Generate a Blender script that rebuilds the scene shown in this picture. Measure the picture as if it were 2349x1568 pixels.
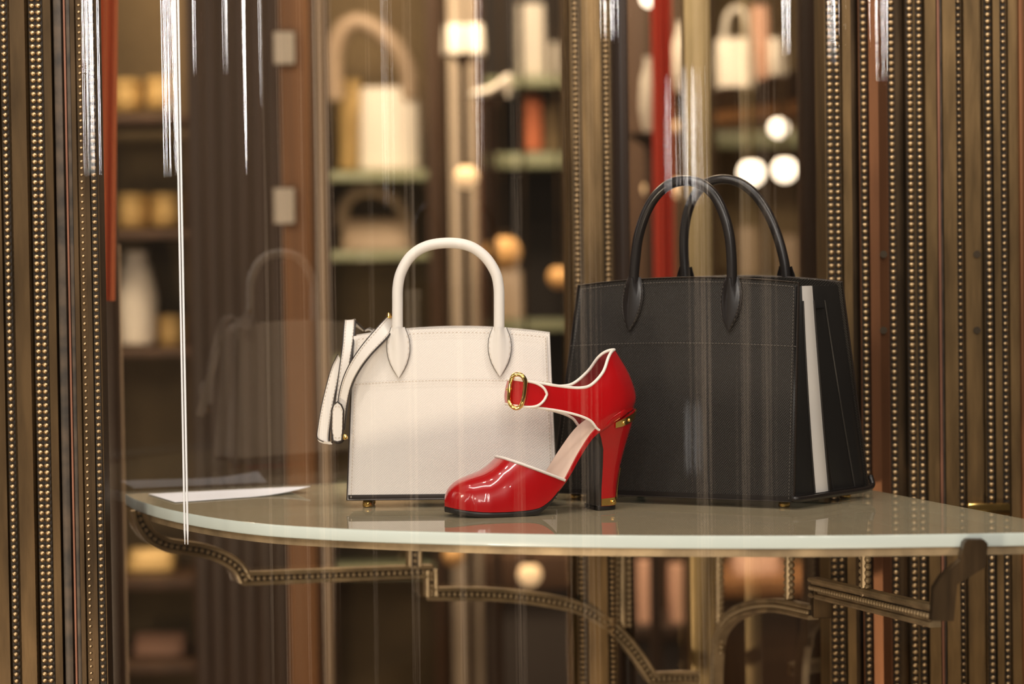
import bpy, bmesh, math, random
from mathutils import Vector, Matrix, Euler
random.seed(7)
for o in list(bpy.data.objects): bpy.data.objects.remove(o, do_unlink=True)
scn = bpy.context.scene
COL = scn.collection
R = math.radians

# ------------------------------------------------------------------ camera
F, CX, CY = 5200.0, 1174.5, 784.0            # focal length in pixels of the 2349 x 1568 frame
ZS = 1.10                                    # top of the glass shelf
CZ = ZS + 0.2488                             # eye height
PITCH, ROLL = math.atan(140/5200), R(-0.8)
cam_d = bpy.data.cameras.new('camera'); cam = bpy.data.objects.new('camera', cam_d); COL.objects.link(cam)
cam_d.sensor_width = 36; cam_d.lens = F/2349*36
CM = Matrix.Translation((0, 0, CZ)) @ Euler((math.pi/2-PITCH, 0, 0)).to_matrix().to_4x4() @ Matrix.Rotation(ROLL, 4, 'Z')
cam.matrix_world = CM
cam_d.clip_start = 0.05; cam_d.clip_end = 60
cam_d.dof.use_dof = True; cam_d.dof.focus_distance = 2.44; cam_d.dof.aperture_fstop = 3.2
scn.camera = cam

# ------------------------------------------------------------------ world, lights, exposure
scn.view_settings.view_transform = 'Standard'; scn.view_settings.look = 'None'
scn.view_settings.exposure = 0.0; scn.view_settings.gamma = 1.0; scn.view_settings.use_curve_mapping = False
w = bpy.data.worlds.new('world'); scn.world = w; w.use_nodes = True
w.node_tree.nodes['Background'].inputs[0].default_value = (1.0, 0.80, 0.60, 1)
w.node_tree.nodes['Background'].inputs[1].default_value = 0.05

def area(name, loc, target, sx, sy, power, col=(1, .86, .70)):
    d = bpy.data.lights.new(name, 'AREA'); d.shape = 'RECTANGLE'; d.size = sx; d.size_y = sy
    d.energy = power; d.color = col
    o = bpy.data.objects.new(name, d); COL.objects.link(o); o.location = loc
    o.rotation_euler = (Vector(target)-Vector(loc)).to_track_quat('-Z', 'Y').to_euler()
    return o
# lamps of the display: a strip and a row of small spots above the window
area('display_strip', (-0.25, 1.75, 2.45), (0.05, 2.5, 1.15), 0.9, 0.08, 7.5, (1, .95, .91))
area('display_strip_right', (0.9, 1.9, 2.35), (0.1, 2.5, 1.15), 0.12, 0.5, 5.5, (1, .90, .80))
for i, x in enumerate((-0.55, -0.2, 0.15, 0.5)):
    area('display_spot', (x, 2.15, 2.5), (x*.4, 2.5, 1.1), 0.05, 0.05, 2.0, (1, .92, .84))
# unseen fill lights added before the window; tall ellipses mirrored as streaks in panes
for (x, y, z, p) in ((-1.5, -1.2, 2.9, 6), (-0.5, -1.6, 2.9, 6), (0.5, -1.6, 2.9, 5), (-1.9, 0.3, 2.7, 6)):
    area('front_fill', (x, y, z), (0, 2.6, 1.2), 0.35, 0.35, p, (1, .90, .80))  # unseen front fill for the bags, shoe and shelf
for (x, y, z) in ((1.1, 0.7, 2.35), (0.75, 0.3, 2.3), (1.4, 1.2, 2.2)):
    area('highlight_fill', (x, y, z), (0.1, 2.45, 1.2), 0.06, 0.06, 1.6, (1, .94, .88))  # small unseen lights added for highlights on the shoe's heel quarter
area('side_fill', (-1.9, 0.7, 2.35), (0.3, 2.6, 1.0), 0.25, 0.4, 9, (1, .86, .68))  # unseen fill added from the left for the bracket
area('low_fill', (0.5, -0.2, 0.18), (0.1, 2.6, 1.0), 0.6, 0.25, 8, (1, .82, .60))  # unseen, added low in front to brighten bracket and shelf edge
area('low_fill', (-1.3, 0.3, 0.18), (0.0, 2.7, 1.0), 0.4, 0.25, 27, (1, .84, .64))  # unseen, added low on the left to brighten the bracket
def streak_light(x, y, z0, z1, wd, L, col=(1, .95, .90), aim=(0.1, 2.2)):  # added ellipse light, placed where the curved pane mirrors it as a streak
    o = area('unseen_streak_light', (x, y, (z0+z1)/2), (aim[0], aim[1], (z0+z1)/2), wd, z1-z0, L*math.pi*wd*(z1-z0)*.785, col)
    o.data.shape = 'ELLIPSE'
for (x, y, z0, z1, wd, L) in ((-.85, -.17, 1.84, 3.1, .03, 60), (-.10, -.36, 1.80, 3.1, .03, 60), (.16, -.39, 1.78, 3.1, .035, 65), (.37, -.40, 1.74, 3.1, .035, 65),
        (-2.72, 1.75, 1.72, 3.1, .03, 12), (-2.93, 2.10, 1.59, 3.1, .024, 60), (-2.81, 2.4, 1.80, 3.0, .04, 22), (-1.45, .1, 1.55, 3.1, .03, 9), (-2.05, .62, 1.5, 3.0, .02, 5),
        (-.55, -.27, 1.50, 1.78, .014, 20), (-.65, -.24, 1.52, 1.76, .016, 20), (-.56, -.27, .95, 1.10, .035, 1.3)):
    streak_light(x, y, z0, z1, wd, L)
# unseen warm lights added so the front pane mirrors faint streaks
for k, (x, y, z0, z1, L) in enumerate(((-2.70, 1.70, .3, 2.7, 1.0), (-2.62, 1.50, .2, 2.9, .9), (-2.52, 1.30, .3, 2.4, 1.1), (-2.44, 1.15, .3, 2.9, 1.8), (-2.40, 1.05, .6, 2.9, 1.3), (-2.15, .73, .3, 2.6, 1.0),
        (-1.95, .5, .4, 2.8, 1.1), (-1.6, .25, .4, 2.8, 1.1), (-1.2, -.02, .4, 2.8, 1.0), (-.95, -.13, .3, 2.7, 1.3), (-.53, -.29, .4, 2.9, 1.6), (-.33, -.32, .7, 2.4, 1.2), (-.22, -.34, .8, 2.0, 1.0))):
    streak_light(x, y, z0, z1, .035, L, (1, .72, .48))
# the shop's ceiling lamps, some added to brighten the banner and pale bags
for (x, y, p) in ((-1.6, 4.5, 44), (0.2, 5.0, 38), (1.4, 4.9, 40), (-1.2, 7.4, 40), (0.9, 7.6, 45), (-.45, 5.6, 26), (.1, 6.3, 22), (.35, 3.7, 18), (-.95, 4.9, 30)):
    area('shop_lamp_and_fill', (x, y, 3.1), (x, y+.5, 0), 0.5, 0.5, p, (1, .84, .64))

# ------------------------------------------------------------------ helpers
def ray(px, py):
    v = Vector(((px-CX)/F, -(py-CY)/F, -1.0))
    return (CM.to_3x3() @ v)
EYE = Vector((0, 0, CZ))
def at(px, py, d):                 # the point seen at a pixel, at distance y = d
    r = ray(px, py); return EYE + r*(d/r.y)
def at_z(px, py, z):               # the point seen at a pixel on a horizontal plane
    r = ray(px, py); return EYE + r*((z-CZ)/r.z)
def on_plane(px, py, p0, n):
    r = ray(px, py); return EYE + r*((Vector(p0)-EYE).dot(n)/r.dot(n))

def link(name, me, mat=None, parent=None, loc=None):
    o = bpy.data.objects.new(name, me); COL.objects.link(o)
    if mat is not None: me.materials.append(mat)
    if parent is not None: o.parent = parent
    if loc is not None: o.location = loc
    return o
def smooth(me, angle=40):
    for p in me.polygons: p.use_smooth = True
    me.set_sharp_from_angle(angle=R(angle))
def mesh(name, verts, faces, mat=None, parent=None, loc=None, sm=True, angle=40):
    me = bpy.data.meshes.new(name); me.from_pydata([tuple(v) for v in verts], [], faces); 
    bm = bmesh.new(); bm.from_mesh(me); bmesh.ops.recalc_face_normals(bm, faces=bm.faces); bm.to_mesh(me); bm.free()
    if sm: smooth(me, angle)
    return link(name, me, mat, parent, loc)
def empty(name, label, cat, loc=(0, 0, 0), rotz=0, group=None):
    o = bpy.data.objects.new(name, None); COL.objects.link(o); o.location = loc; o.rotation_euler = (0, 0, rotz)
    o['label'] = label; o['category'] = cat
    if group: o['group'] = group
    o.empty_display_size = 0.05
    return o
def tag(o, label, cat, group=None):
    o['label'] = label; o['category'] = cat
    if group: o['group'] = group
    return o
def structure(o): o['kind'] = 'structure'; return o
def stuff(o): o['kind'] = 'stuff'; return o
def copy_tree(o, parent=None):
    c = o.copy(); COL.objects.link(c); c.parent = parent
    for ch in [x for x in bpy.data.objects if x.parent == o]: copy_tree(ch, c)
    return c

def catmull(pts, n=8, closed=False):
    pts = [Vector(p) for p in pts]; out = []
    m = len(pts); rng = range(m if closed else m-1)
    for i in rng:
        if closed: p0, p1, p2, p3 = pts[(i-1) % m], pts[i], pts[(i+1) % m], pts[(i+2) % m]
        else:
            p1, p2 = pts[i], pts[i+1]
            p0 = pts[i-1] if i > 0 else p1*2-p2
            p3 = pts[i+2] if i+2 < m else p2*2-p1
        for k in range(n):
            t = k/n
            out.append(0.5*((2*p1)+(p2-p0)*t+(2*p0-5*p1+4*p2-p3)*t*t+(3*p1-p0-3*p2+p3)*t**3))
    if not closed: out.append(pts[-1])
    return out
def interp(x, xs, ys):
    if x <= xs[0]: return ys[0]
    for i in range(len(xs)-1):
        if x <= xs[i+1]:
            t = (x-xs[i])/(xs[i+1]-xs[i]); return ys[i]+(ys[i+1]-ys[i])*t
    return ys[-1]
def sinterp(x, xs, ys):            # smooth monotone-ish (Catmull) interpolation
    if x <= xs[0]: return ys[0]
    if x >= xs[-1]: return ys[-1]
    n = len(xs)
    for i in range(n-1):
        if x <= xs[i+1]:
            h = xs[i+1]-xs[i]; t = (x-xs[i])/h
            def sl(j):
                if j == 0: return (ys[1]-ys[0])/(xs[1]-xs[0])
                if j == n-1: return (ys[-1]-ys[-2])/(xs[-1]-xs[-2])
                return (ys[j+1]-ys[j-1])/(xs[j+1]-xs[j-1])
            m0, m1 = sl(i)*h, sl(i+1)*h
            return (2*t**3-3*t*t+1)*ys[i]+(t**3-2*t*t+t)*m0+(-2*t**3+3*t*t)*ys[i+1]+(t**3-t*t)*m1

def tube_data(path, rad, seg=10, closed=False, flat=None, V=None, Fc=None, ref=None):
    """round sweep; rad a number or list; flat = list of (a,b) radii along frame axes"""
    V = [] if V is None else V; Fc = [] if Fc is None else Fc; b0 = len(V)
    n = len(path); path = [Vector(p) for p in path]
    tg = []
    for i in range(n):
        a = path[(i-1) % n] if (closed or i > 0) else path[i]
        b = path[(i+1) % n] if (closed or i < n-1) else path[i]
        tg.append((b-a).normalized())
    nrm = Vector(ref) if ref is not None else (Vector((0, 1, 0)) if abs(tg[0].y) < .9 else Vector((1, 0, 0)))
    for i in range(n):
        nrm = Vector(ref) if ref is not None else nrm
        nrm = (nrm-tg[i]*nrm.dot(tg[i])).normalized(); bn = tg[i].cross(nrm)
        r = rad[i] if isinstance(rad, (list, tuple)) else rad
        ra, rb = (flat[i] if flat else (r, r))
        for k in range(seg):
            a = 2*math.pi*k/seg
            V.append(path[i]+nrm*(ra*math.cos(a))+bn*(rb*math.sin(a)))
    for i in range(n if closed else n-1):
        j = (i+1) % n
        for k in range(seg):
            l = (k+1) % seg
            Fc.append((b0+i*seg+k, b0+i*seg+l, b0+j*seg+l, b0+j*seg+k))
    if not closed:
        Fc.append(tuple(b0+k for k in range(seg))[::-1]); Fc.append(tuple(b0+(n-1)*seg+k for k in range(seg)))
    return V, Fc
def tube(name, path, rad, mat, parent=None, seg=10, closed=False, flat=None, ref=None):
    V, Fc = tube_data(path, rad, seg, closed, flat, ref=ref)
    return mesh(name, V, Fc, mat, parent)
def loft(rows, closed_u=False, closed_v=False, cap=False):
    """rows of equal length -> quads"""
    n, m = len(rows), len(rows[0]); V = [Vector(p) for r in rows for p in r]; Fc = []
    for i in range(n if closed_u else n-1):
        for j in range(m if closed_v else m-1):
            a, b = (i+1) % n, (j+1) % m
            Fc.append((i*m+j, i*m+b, a*m+b, a*m+j))
    if cap: Fc.append(tuple(range(m))[::-1]); Fc.append(tuple((n-1)*m+j for j in range(m)))
    return V, Fc
def solid(rows, t, nfun=None):
    """an open sheet of rows given thickness t (offset along vertex normals)"""
    n, m = len(rows), len(rows[0]); G = [[Vector(p) for p in r] for r in rows]
    N = [[None]*m for _ in range(n)]
    for i in range(n):
        for j in range(m):
            a = G[min(i+1, n-1)][j]-G[max(i-1, 0)][j]; b = G[i][min(j+1, m-1)]-G[i][max(j-1, 0)]
            c = a.cross(b); N[i][j] = c.normalized() if c.length > 1e-12 else Vector((0, 0, 1))
    V = [G[i][j] for i in range(n) for j in range(m)]+[G[i][j]+N[i][j]*t for i in range(n) for j in range(m)]
    o = n*m; Fc = []
    for i in range(n-1):
        for j in range(m-1):
            q = (i*m+j, i*m+j+1, (i+1)*m+j+1, (i+1)*m+j)
            Fc.append(q); Fc.append(tuple(o+k for k in q[::-1]))
    for j in range(m-1):
        Fc.append((j, j+1, o+j+1, o+j)); k = (n-1)*m; Fc.append((k+j+1, k+j, o+k+j, o+k+j+1))
    for i in range(n-1):
        Fc.append((i*m, o+i*m, o+(i+1)*m, (i+1)*m)); k = m-1; Fc.append((i*m+k, (i+1)*m+k, o+(i+1)*m+k, o+i*m+k))
    return V, Fc
def box_data(c, sx, sy, sz, V, Fc):
    b = len(V)
    for dx in (-1, 1):
        for dy in (-1, 1):
            for dz in (-1, 1): V.append(Vector((c[0]+dx*sx/2, c[1]+dy*sy/2, c[2]+dz*sz/2)))
    Fc += [tuple(b+i for i in q) for q in ((0, 1, 3, 2), (4, 6, 7, 5), (0, 4, 5, 1), (2, 3, 7, 6), (0, 2, 6, 4), (1, 5, 7, 3))]
def box(name, c, sx, sy, sz, mat, parent=None, bev=0.0, rotz=0):
    bm = bmesh.new(); bmesh.ops.create_cube(bm, size=1)
    for v in bm.verts: v.co = Vector((v.co.x*sx, v.co.y*sy, v.co.z*sz))
    if bev > 0: bmesh.ops.bevel(bm, geom=bm.edges[:], offset=bev, segments=2, profile=.6, affect='EDGES')
    if rotz: bmesh.ops.rotate(bm, verts=bm.verts, matrix=Matrix.Rotation(rotz, 3, 'Z'))
    me = bpy.data.meshes.new(name); bm.to_mesh(me); bm.free(); smooth(me, 30)
    return link(name, me, mat, parent, c)
def lathe(name, prof, mat, parent=None, loc=(0, 0, 0), seg=20):
    rows = [[(r*math.cos(2*math.pi*k/seg), r*math.sin(2*math.pi*k/seg), z) for k in range(seg)] for r, z in prof]
    V, Fc = loft(rows, closed_v=True, cap=True)
    return mesh(name, V, Fc, mat, parent, loc)
def sphere_me(name, r, mat, seg=10, rings=6, sc=(1, 1, 1)):
    bm = bmesh.new(); bmesh.ops.create_uvsphere(bm, u_segments=seg, v_segments=rings, radius=r)
    for v in bm.verts: v.co = Vector((v.co.x*sc[0], v.co.y*sc[1], v.co.z*sc[2]))
    me = bpy.data.meshes.new(name); bm.to_mesh(me); bm.free()
    for p in me.polygons: p.use_smooth = True
    if mat: me.materials.append(mat)
    return me

# ------------------------------------------------------------------ materials
def new_mat(name):
    m = bpy.data.materials.new(name); m.use_nodes = True; nt = m.node_tree
    return m, nt, nt.nodes['Principled BSDF']
def pbr(name, col, rough=.5, metal=0.0, coat=0.0, spec=.5, bump=0.0, bscale=200, var=0.0, vscale=20, stretch=None, col2=None, emit=None):
    m, nt, b = new_mat(name)
    b.inputs['Base Color'].default_value = (*col, 1); b.inputs['Roughness'].default_value = rough
    b.inputs['Metallic'].default_value = metal; b.inputs['Coat Weight'].default_value = coat
    b.inputs['Coat Roughness'].default_value = .03; b.inputs['Specular IOR Level'].default_value = spec
    if var > 0 or bump > 0:
        tc = nt.nodes.new('ShaderNodeTexCoord'); mp = nt.nodes.new('ShaderNodeMapping')
        mp.inputs['Scale'].default_value = stretch or (1, 1, 1)
        nt.links.new(tc.outputs['Object'], mp.inputs[0])
    if var > 0:
        n = nt.nodes.new('ShaderNodeTexNoise'); n.inputs['Scale'].default_value = vscale; n.inputs['Detail'].default_value = 6
        nt.links.new(mp.outputs[0], n.inputs['Vector'])
        r = nt.nodes.new('ShaderNodeValToRGB'); c2 = col2 or tuple(c*(1-var) for c in col)
        r.color_ramp.elements[0].position = .35; r.color_ramp.elements[1].position = .68
        r.color_ramp.elements[0].color = (*c2, 1); r.color_ramp.elements[1].color = (*col, 1)
        nt.links.new(n.outputs[0], r.inputs[0]); nt.links.new(r.outputs[0], b.inputs['Base Color'])
    if bump > 0:
        n = nt.nodes.new('ShaderNodeTexNoise'); n.inputs['Scale'].default_value = bscale; n.inputs['Detail'].default_value = 3
        nt.links.new(mp.outputs[0], n.inputs['Vector'])
        bp = nt.nodes.new('ShaderNodeBump'); bp.inputs['Strength'].default_value = bump; bp.inputs['Distance'].default_value = .001
        nt.links.new(n.outputs[0], bp.inputs['Height']); nt.links.new(bp.outputs[0], b.inputs['Normal'])
    if emit:
        b.inputs['Emission Color'].default_value = (*col, 1); b.inputs['Emission Strength'].default_value = emit
    return m
def crosshatch(name, col, rough=.45, period=.0017, strength=.35, spec=.5):
    m, nt, b = new_mat(name)
    b.inputs['Base Color'].default_value = (*col, 1); b.inputs['Roughness'].default_value = rough
    b.inputs['Specular IOR Level'].default_value = spec
    tc = nt.nodes.new('ShaderNodeTexCoord'); prev = None
    for ang in (38, -52):
        mp = nt.nodes.new('ShaderNodeMapping'); mp.inputs['Rotation'].default_value = (0, R(ang), 0)
        wv = nt.nodes.new('ShaderNodeTexWave'); wv.wave_type = 'BANDS'; wv.bands_direction = 'X'
        wv.inputs['Scale'].default_value = 2*math.pi/(20*period*(1 if ang > 0 else 1.3)); wv.inputs['Distortion'].default_value = 2.2
        wv.inputs['Detail'].default_value = 2; wv.inputs['Detail Scale'].default_value = .35
        nt.links.new(tc.outputs['Object'], mp.inputs[0]); nt.links.new(mp.outputs[0], wv.inputs['Vector'])
        if prev is None: prev = wv
        else:
            mx = nt.nodes.new('ShaderNodeMath'); mx.operation = 'ADD'
            nt.links.new(prev.outputs['Fac'], mx.inputs[0]); nt.links.new(wv.outputs['Fac'], mx.inputs[1])
    bp = nt.nodes.new('ShaderNodeBump'); bp.inputs['Strength'].default_value = strength; bp.inputs['Distance'].default_value = .0004
    nt.links.new(mx.outputs[0], bp.inputs['Height']); nt.links.new(bp.outputs[0], b.inputs['Normal'])
    return m
def pane_mat(name, tint, gain, wave=0.0, wscale=60, rough=0.0):
    """thin window glass: see-through, mirrors by Fresnel, drawn glass is a little wavy across"""
    m, nt, b = new_mat(name); nt.nodes.remove(b); out = nt.nodes['Material Output']
    tr = nt.nodes.new('ShaderNodeBsdfTransparent'); tr.inputs[0].default_value = (*tint, 1)
    gl = nt.nodes.new('ShaderNodeBsdfGlossy'); gl.inputs['Roughness'].default_value = rough
    fr = nt.nodes.new('ShaderNodeFresnel'); fr.inputs[0].default_value = 1.5
    ge = nt.nodes.new('ShaderNodeNewGeometry'); io = nt.nodes.new('ShaderNodeMapRange')      # same mirror from either side of the sheet
    io.inputs['To Min'].default_value = 1.5; io.inputs['To Max'].default_value = 1/1.5
    nt.links.new(ge.outputs['Backfacing'], io.inputs['Value']); nt.links.new(io.outputs[0], fr.inputs[0])
    mu = nt.nodes.new('ShaderNodeMath'); mu.operation = 'MULTIPLY'; mu.use_clamp = True; mu.inputs[1].default_value = gain
    mx = nt.nodes.new('ShaderNodeMixShader')
    nt.links.new(fr.outputs[0], mu.inputs[0]); nt.links.new(mu.outputs[0], mx.inputs[0])
    nt.links.new(tr.outputs[0], mx.inputs[1]); nt.links.new(gl.outputs[0], mx.inputs[2]); nt.links.new(mx.outputs[0], out.inputs[0])
    if wave > 0:
        tc = nt.nodes.new('ShaderNodeTexCoord'); mp = nt.nodes.new('ShaderNodeMapping'); mp.inputs['Scale'].default_value = (1, 1, .004)
        n = nt.nodes.new('ShaderNodeTexNoise'); n.inputs['Scale'].default_value = wscale; n.inputs['Detail'].default_value = 4
        n.inputs['Roughness'].default_value = .6
        bp = nt.nodes.new('ShaderNodeBump'); bp.inputs['Strength'].default_value = 1; bp.inputs['Distance'].default_value = wave
        nt.links.new(tc.outputs['Object'], mp.inputs[0]); nt.links.new(mp.outputs[0], n.inputs['Vector'])
        nt.links.new(n.outputs[0], bp.inputs['Height']); nt.links.new(bp.outputs[0], gl.inputs['Normal'])
    return m

M = {}
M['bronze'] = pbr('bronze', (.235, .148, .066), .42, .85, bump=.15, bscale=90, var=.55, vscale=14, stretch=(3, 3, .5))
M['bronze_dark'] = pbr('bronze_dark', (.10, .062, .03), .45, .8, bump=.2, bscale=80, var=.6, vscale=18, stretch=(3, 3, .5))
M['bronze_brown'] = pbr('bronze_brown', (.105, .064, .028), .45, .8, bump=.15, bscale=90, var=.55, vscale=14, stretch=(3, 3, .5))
M['bead_bronze'] = pbr('bead_bronze', (.66, .47, .26), .36, .9, var=.4, vscale=30)
M['bracket_bronze'] = pbr('bracket_bronze', (.60, .45, .27), .42, .45, bump=.2, bscale=120, var=.5, vscale=25)
M['bronze_red'] = pbr('bronze_red', (.25, .105, .045), .45, .75, var=.4, vscale=10, stretch=(3, 3, .3))
M['patina_and_shade'] = pbr('patina_and_shade', (.035, .028, .022), .5, .3, bump=.5, bscale=60, var=.8, vscale=45, col2=(.095, .066, .043))
M['copper'] = pbr('copper', (.30, .135, .085), .5, .6, var=.3, vscale=30, stretch=(1, 1, .3))
M['gold'] = pbr('gold', (.90, .62, .20), .12, 1.0)
M['white_leather'] = crosshatch('white_leather', (.76, .72, .68), .5, .0017, .30)
M['white_smooth'] = pbr('white_smooth', (.78, .745, .705), .42, bump=.05, bscale=300)
M['white_lining'] = pbr('white_lining', (.45, .38, .32), .8)
M['edge_paint'] = pbr('edge_paint', (.025, .018, .015), .4)
M['black_leather'] = crosshatch('black_leather', (.0135, .0105, .008), .5, .0018, .6, .32)
M['black_smooth'] = pbr('black_smooth', (.012, .010, .010), .28, bump=.05, bscale=300)
M['black_pleat'] = pbr('black_pleat', (.012, .011, .0105), .32)
M['fold_highlight'] = pbr('fold_highlight', (.03, .027, .025), .3)  # lighter grey paints the highlight along the pleat folds
M['black_thread'] = pbr('black_thread', (.10, .085, .07), .7)
M['white_thread'] = pbr('white_thread', (.60, .52, .44), .8)
M['red_patent'] = pbr('red_patent', (.44, .002, .005), .25, coat=1.0, spec=.35)
M['red_lining'] = pbr('red_lining', (.22, .012, .014), .5)
M['piping'] = pbr('piping', (.86, .80, .74), .35, coat=.3)
M['insole'] = pbr('insole', (.80, .60, .49), .5, bump=.05, bscale=400)
M['sole'] = pbr('sole', (.012, .010, .010), .4)
M['heel_stack'] = pbr('heel_stack', (.018, .014, .011), .38, bump=.1, bscale=60)
M['paper'] = pbr('paper', (.76, .79, .88), .7)

# ------------------------------------------------------------------ the setting: shop room
M['floor'] = pbr('floor_wood', (.10, .055, .03), .35, var=.5, vscale=6, stretch=(1, 6, 1))
M['ceiling'] = pbr('ceiling_paint', (.45, .36, .26), .8)
M['wall'] = pbr('wall_panel', (.17, .11, .065), .6, var=.4, vscale=5, stretch=(4, 4, .4))
structure(box('floor', (0, 3.3, -.05), 9, 15, .1, M['floor']))
structure(box('ceiling', (0, 6.9, 3.25), 9, 8.2, .1, M['ceiling']))
structure(box('wall_back', (0, 10.9, 1.6), 9, .1, 3.2, M['wall']))
structure(box('wall_left', (-4.5, 6.9, 1.6), .1, 8, 3.2, M['wall']))
structure(box('wall_right', (4.5, 6.9, 1.6), .1, 8, 3.2, M['wall']))

# ------------------------------------------------------------------ bronze pilasters with bead mouldings
M['red_cloth'] = pbr('red_cloth', (.78, .10, .055), .7)
M['bead_shade'] = pbr('bead_gap_shade', (.03, .02, .012), .6, .3)  # near-black strips paint in the shade between the beads
BEAD = sphere_me('bead', .5, M['bead_bronze'], 10, 6)
ZT, ZB = 3.2, 0.0
def pilaster(name, d, prof, rows, mat, back=.10, extra=()):
    """prof: (pixel column at mid height, depth offset); rows: (column, pitch px, diameter px, depth offset)"""
    X0 = at(prof[0][0], 784, d).x
    fr = [(at(px, 784, d).x-X0, dy) for px, dy in prof]
    pts = fr+[(fr[-1][0], back), (fr[0][0], back)]
    V, Fc = [], []
    n = len(pts)
    for z in (ZB, ZT):
        for x, y in pts: V.append((x, y, z))
    for i in range(n):
        j = (i+1) % n; Fc.append((i, j, n+j, n+i))
    Fc.append(tuple(range(n))); Fc.append(tuple(range(n, 2*n)))
    root = structure(mesh(name, V, Fc, mat, None, (X0, d, 0), angle=25))
    zt, zb = at(1174, -25, d).z, at(1174, 1593, d).z
    sV, sF = [], []
    for (px, pitch, dia, dy) in rows:
        x = at(px, 784, d).x-X0; p = pitch*d/F; s = dia*d/F
        box('bead_gap_shade', (x, dy+s*.45, (ZB+ZT)/2), s*1.12, .003, ZT-ZB-.002, M['bead_shade'], root)
        k = 0; z = .25
        zs = []
        while z < 2.9: zs.append(z); z += p
        for z in zs:
            if zb < z < zt:
                b = bpy.data.objects.new('bead', BEAD); COL.objects.link(b); b.parent = root
                b.location = (x, dy, z); b.scale = (s*1.05, s*.95, s*.84)
            else:
                bi = len(sV)
                for (a, bb, c) in ((1, 0, 0), (0, -1, 0), (-1, 0, 0), (0, 1, 0), (0, 0, 1), (0, 0, -1)):
                    sV.append((x+a*s/2, dy+bb*s/2, z+c*s*.45))
                for q in ((0, 1, 4), (1, 2, 4), (2, 3, 4), (3, 0, 4), (1, 0, 5), (2, 1, 5), (3, 2, 5), (0, 3, 5)):
                    sF.append(tuple(bi+i for i in q))
    if sV: stuff(mesh('bead_moulding', sV, sF, M['bead_bronze'], root))
    for (nm, p0, p1, dy, th, mt) in extra:
        xa, xb = at(p0, 784, d).x-X0, at(p1, 784, d).x-X0
        box(nm, ((xa+xb)/2, dy, (ZB+ZT)/2), xb-xa, th, ZT-ZB, mt, root, bev=min(th, xb-xa)*.3)
    return root
LD = 2.50
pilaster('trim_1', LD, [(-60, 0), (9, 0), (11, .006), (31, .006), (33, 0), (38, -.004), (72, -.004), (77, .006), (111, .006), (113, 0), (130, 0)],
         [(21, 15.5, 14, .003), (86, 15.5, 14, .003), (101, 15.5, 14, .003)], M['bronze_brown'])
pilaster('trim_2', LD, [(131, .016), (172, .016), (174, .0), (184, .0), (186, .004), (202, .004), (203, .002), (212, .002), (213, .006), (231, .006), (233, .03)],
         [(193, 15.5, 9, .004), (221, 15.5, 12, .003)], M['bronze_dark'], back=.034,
         extra=[('patina_channel', 133, 153, .010, .012, M['patina_and_shade']), ('patina_channel', 163, 172, .010, .012, M['patina_and_shade']), ('copper_fillet', 156, 161, .010, .008, M['copper'])])
CD = 2.925
pilaster('trim_3', CD, [(1298, .02), (1301, .004), (1306, 0), (1314, .004), (1317, .012), (1338, .012), (1342, .002), (1386, .002), (1389, .012), (1408, .012), (1411, .02)],
         [(1328, 12.2, 12, .006), (1398, 12.2, 12, .006)], M['bronze'], back=.06)
RD = 2.70
pilaster('trim_4', RD, [(1901, .012), (1937, .012), (1939, 0), (1958, 0), (1962, .03), (1978, .03)],
         [(1911, 15.4, 14, .006), (1928, 15.4, 13, .008)], M['bronze'],
         extra=[('dark_fillet', 1962, 1978, .028, .01, M['bronze_dark'])])
pilaster('trim_5', RD, [(1979, .012), (1998, .012), (2000, .004), (2020, 0), (2040, .004), (2043, .012), (2062, .012), (2064, .03), (2086, .03)],
         [(1989, 15.4, 14, .007), (2053, 15.4, 14, .007)], M['bronze_red'],
         extra=[('dark_fillet', 2064, 2086, .028, .01, M['bronze_dark'])])
pilaster('trim_6', RD, [(2087, .012), (2104, .012), (2106, .014), (2126, .014), (2128, .0), (2153, 0), (2155, .01), (2166, .01), (2168, 0), (2198, 0)],
         [(2095, 15.4, 15, .006), (2117, 15.4, 13, .008)], M['bronze'],
         extra=[('copper_fillet', 2155, 2161, .004, .012, M['copper']), ('dark_fillet', 2162, 2166, .006, .01, M['patina_and_shade'])])
pilaster('trim_7', RD, [(2199, .012), (2215, .012), (2217, .0), (2252, 0), (2256, .02), (2263, .02), (2264, .012), (2283, .012), (2285, .004), (2300, .004), (2302, .012), (2318, .012), (2320, .004), (2420, .004)],
         [(2207, 15.4, 11, .009), (2274, 15.4, 14, .006), (2310, 15.4, 11, .009)], M['bronze'],
         extra=[('red_fillet', 2341, 2354, .002, .010, M['bronze_red'])])
M['screw'] = pbr('screw', (.05, .035, .02), .5, .6)
for nm, px in (('trim_5', 2026), ('trim_7', 2240)):
    tr_ = bpy.data.objects[nm]
    for py in (583, 757):
        p = at(px, py, RD+.001)
        so_ = lathe('screw', [(.0012, .0), (.0038, .0004), (.0044, .0022), (.0044, .003)], M['screw'], tr_, p-tr_.location, 12)
        so_.rotation_euler = (math.pi/2, 0, 0)
a_, b_ = at(2224, 1185, RD-.02), at(2322, 1155, RD-.02)
box('gold_catch', Vector(((a_.x+b_.x)/2, RD-.005, (a_.z+b_.z)/2))-bpy.data.objects['trim_7'].location, b_.x-a_.x, .012, b_.z-a_.z, M['gold'], bpy.data.objects['trim_7'], .002)
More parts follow.
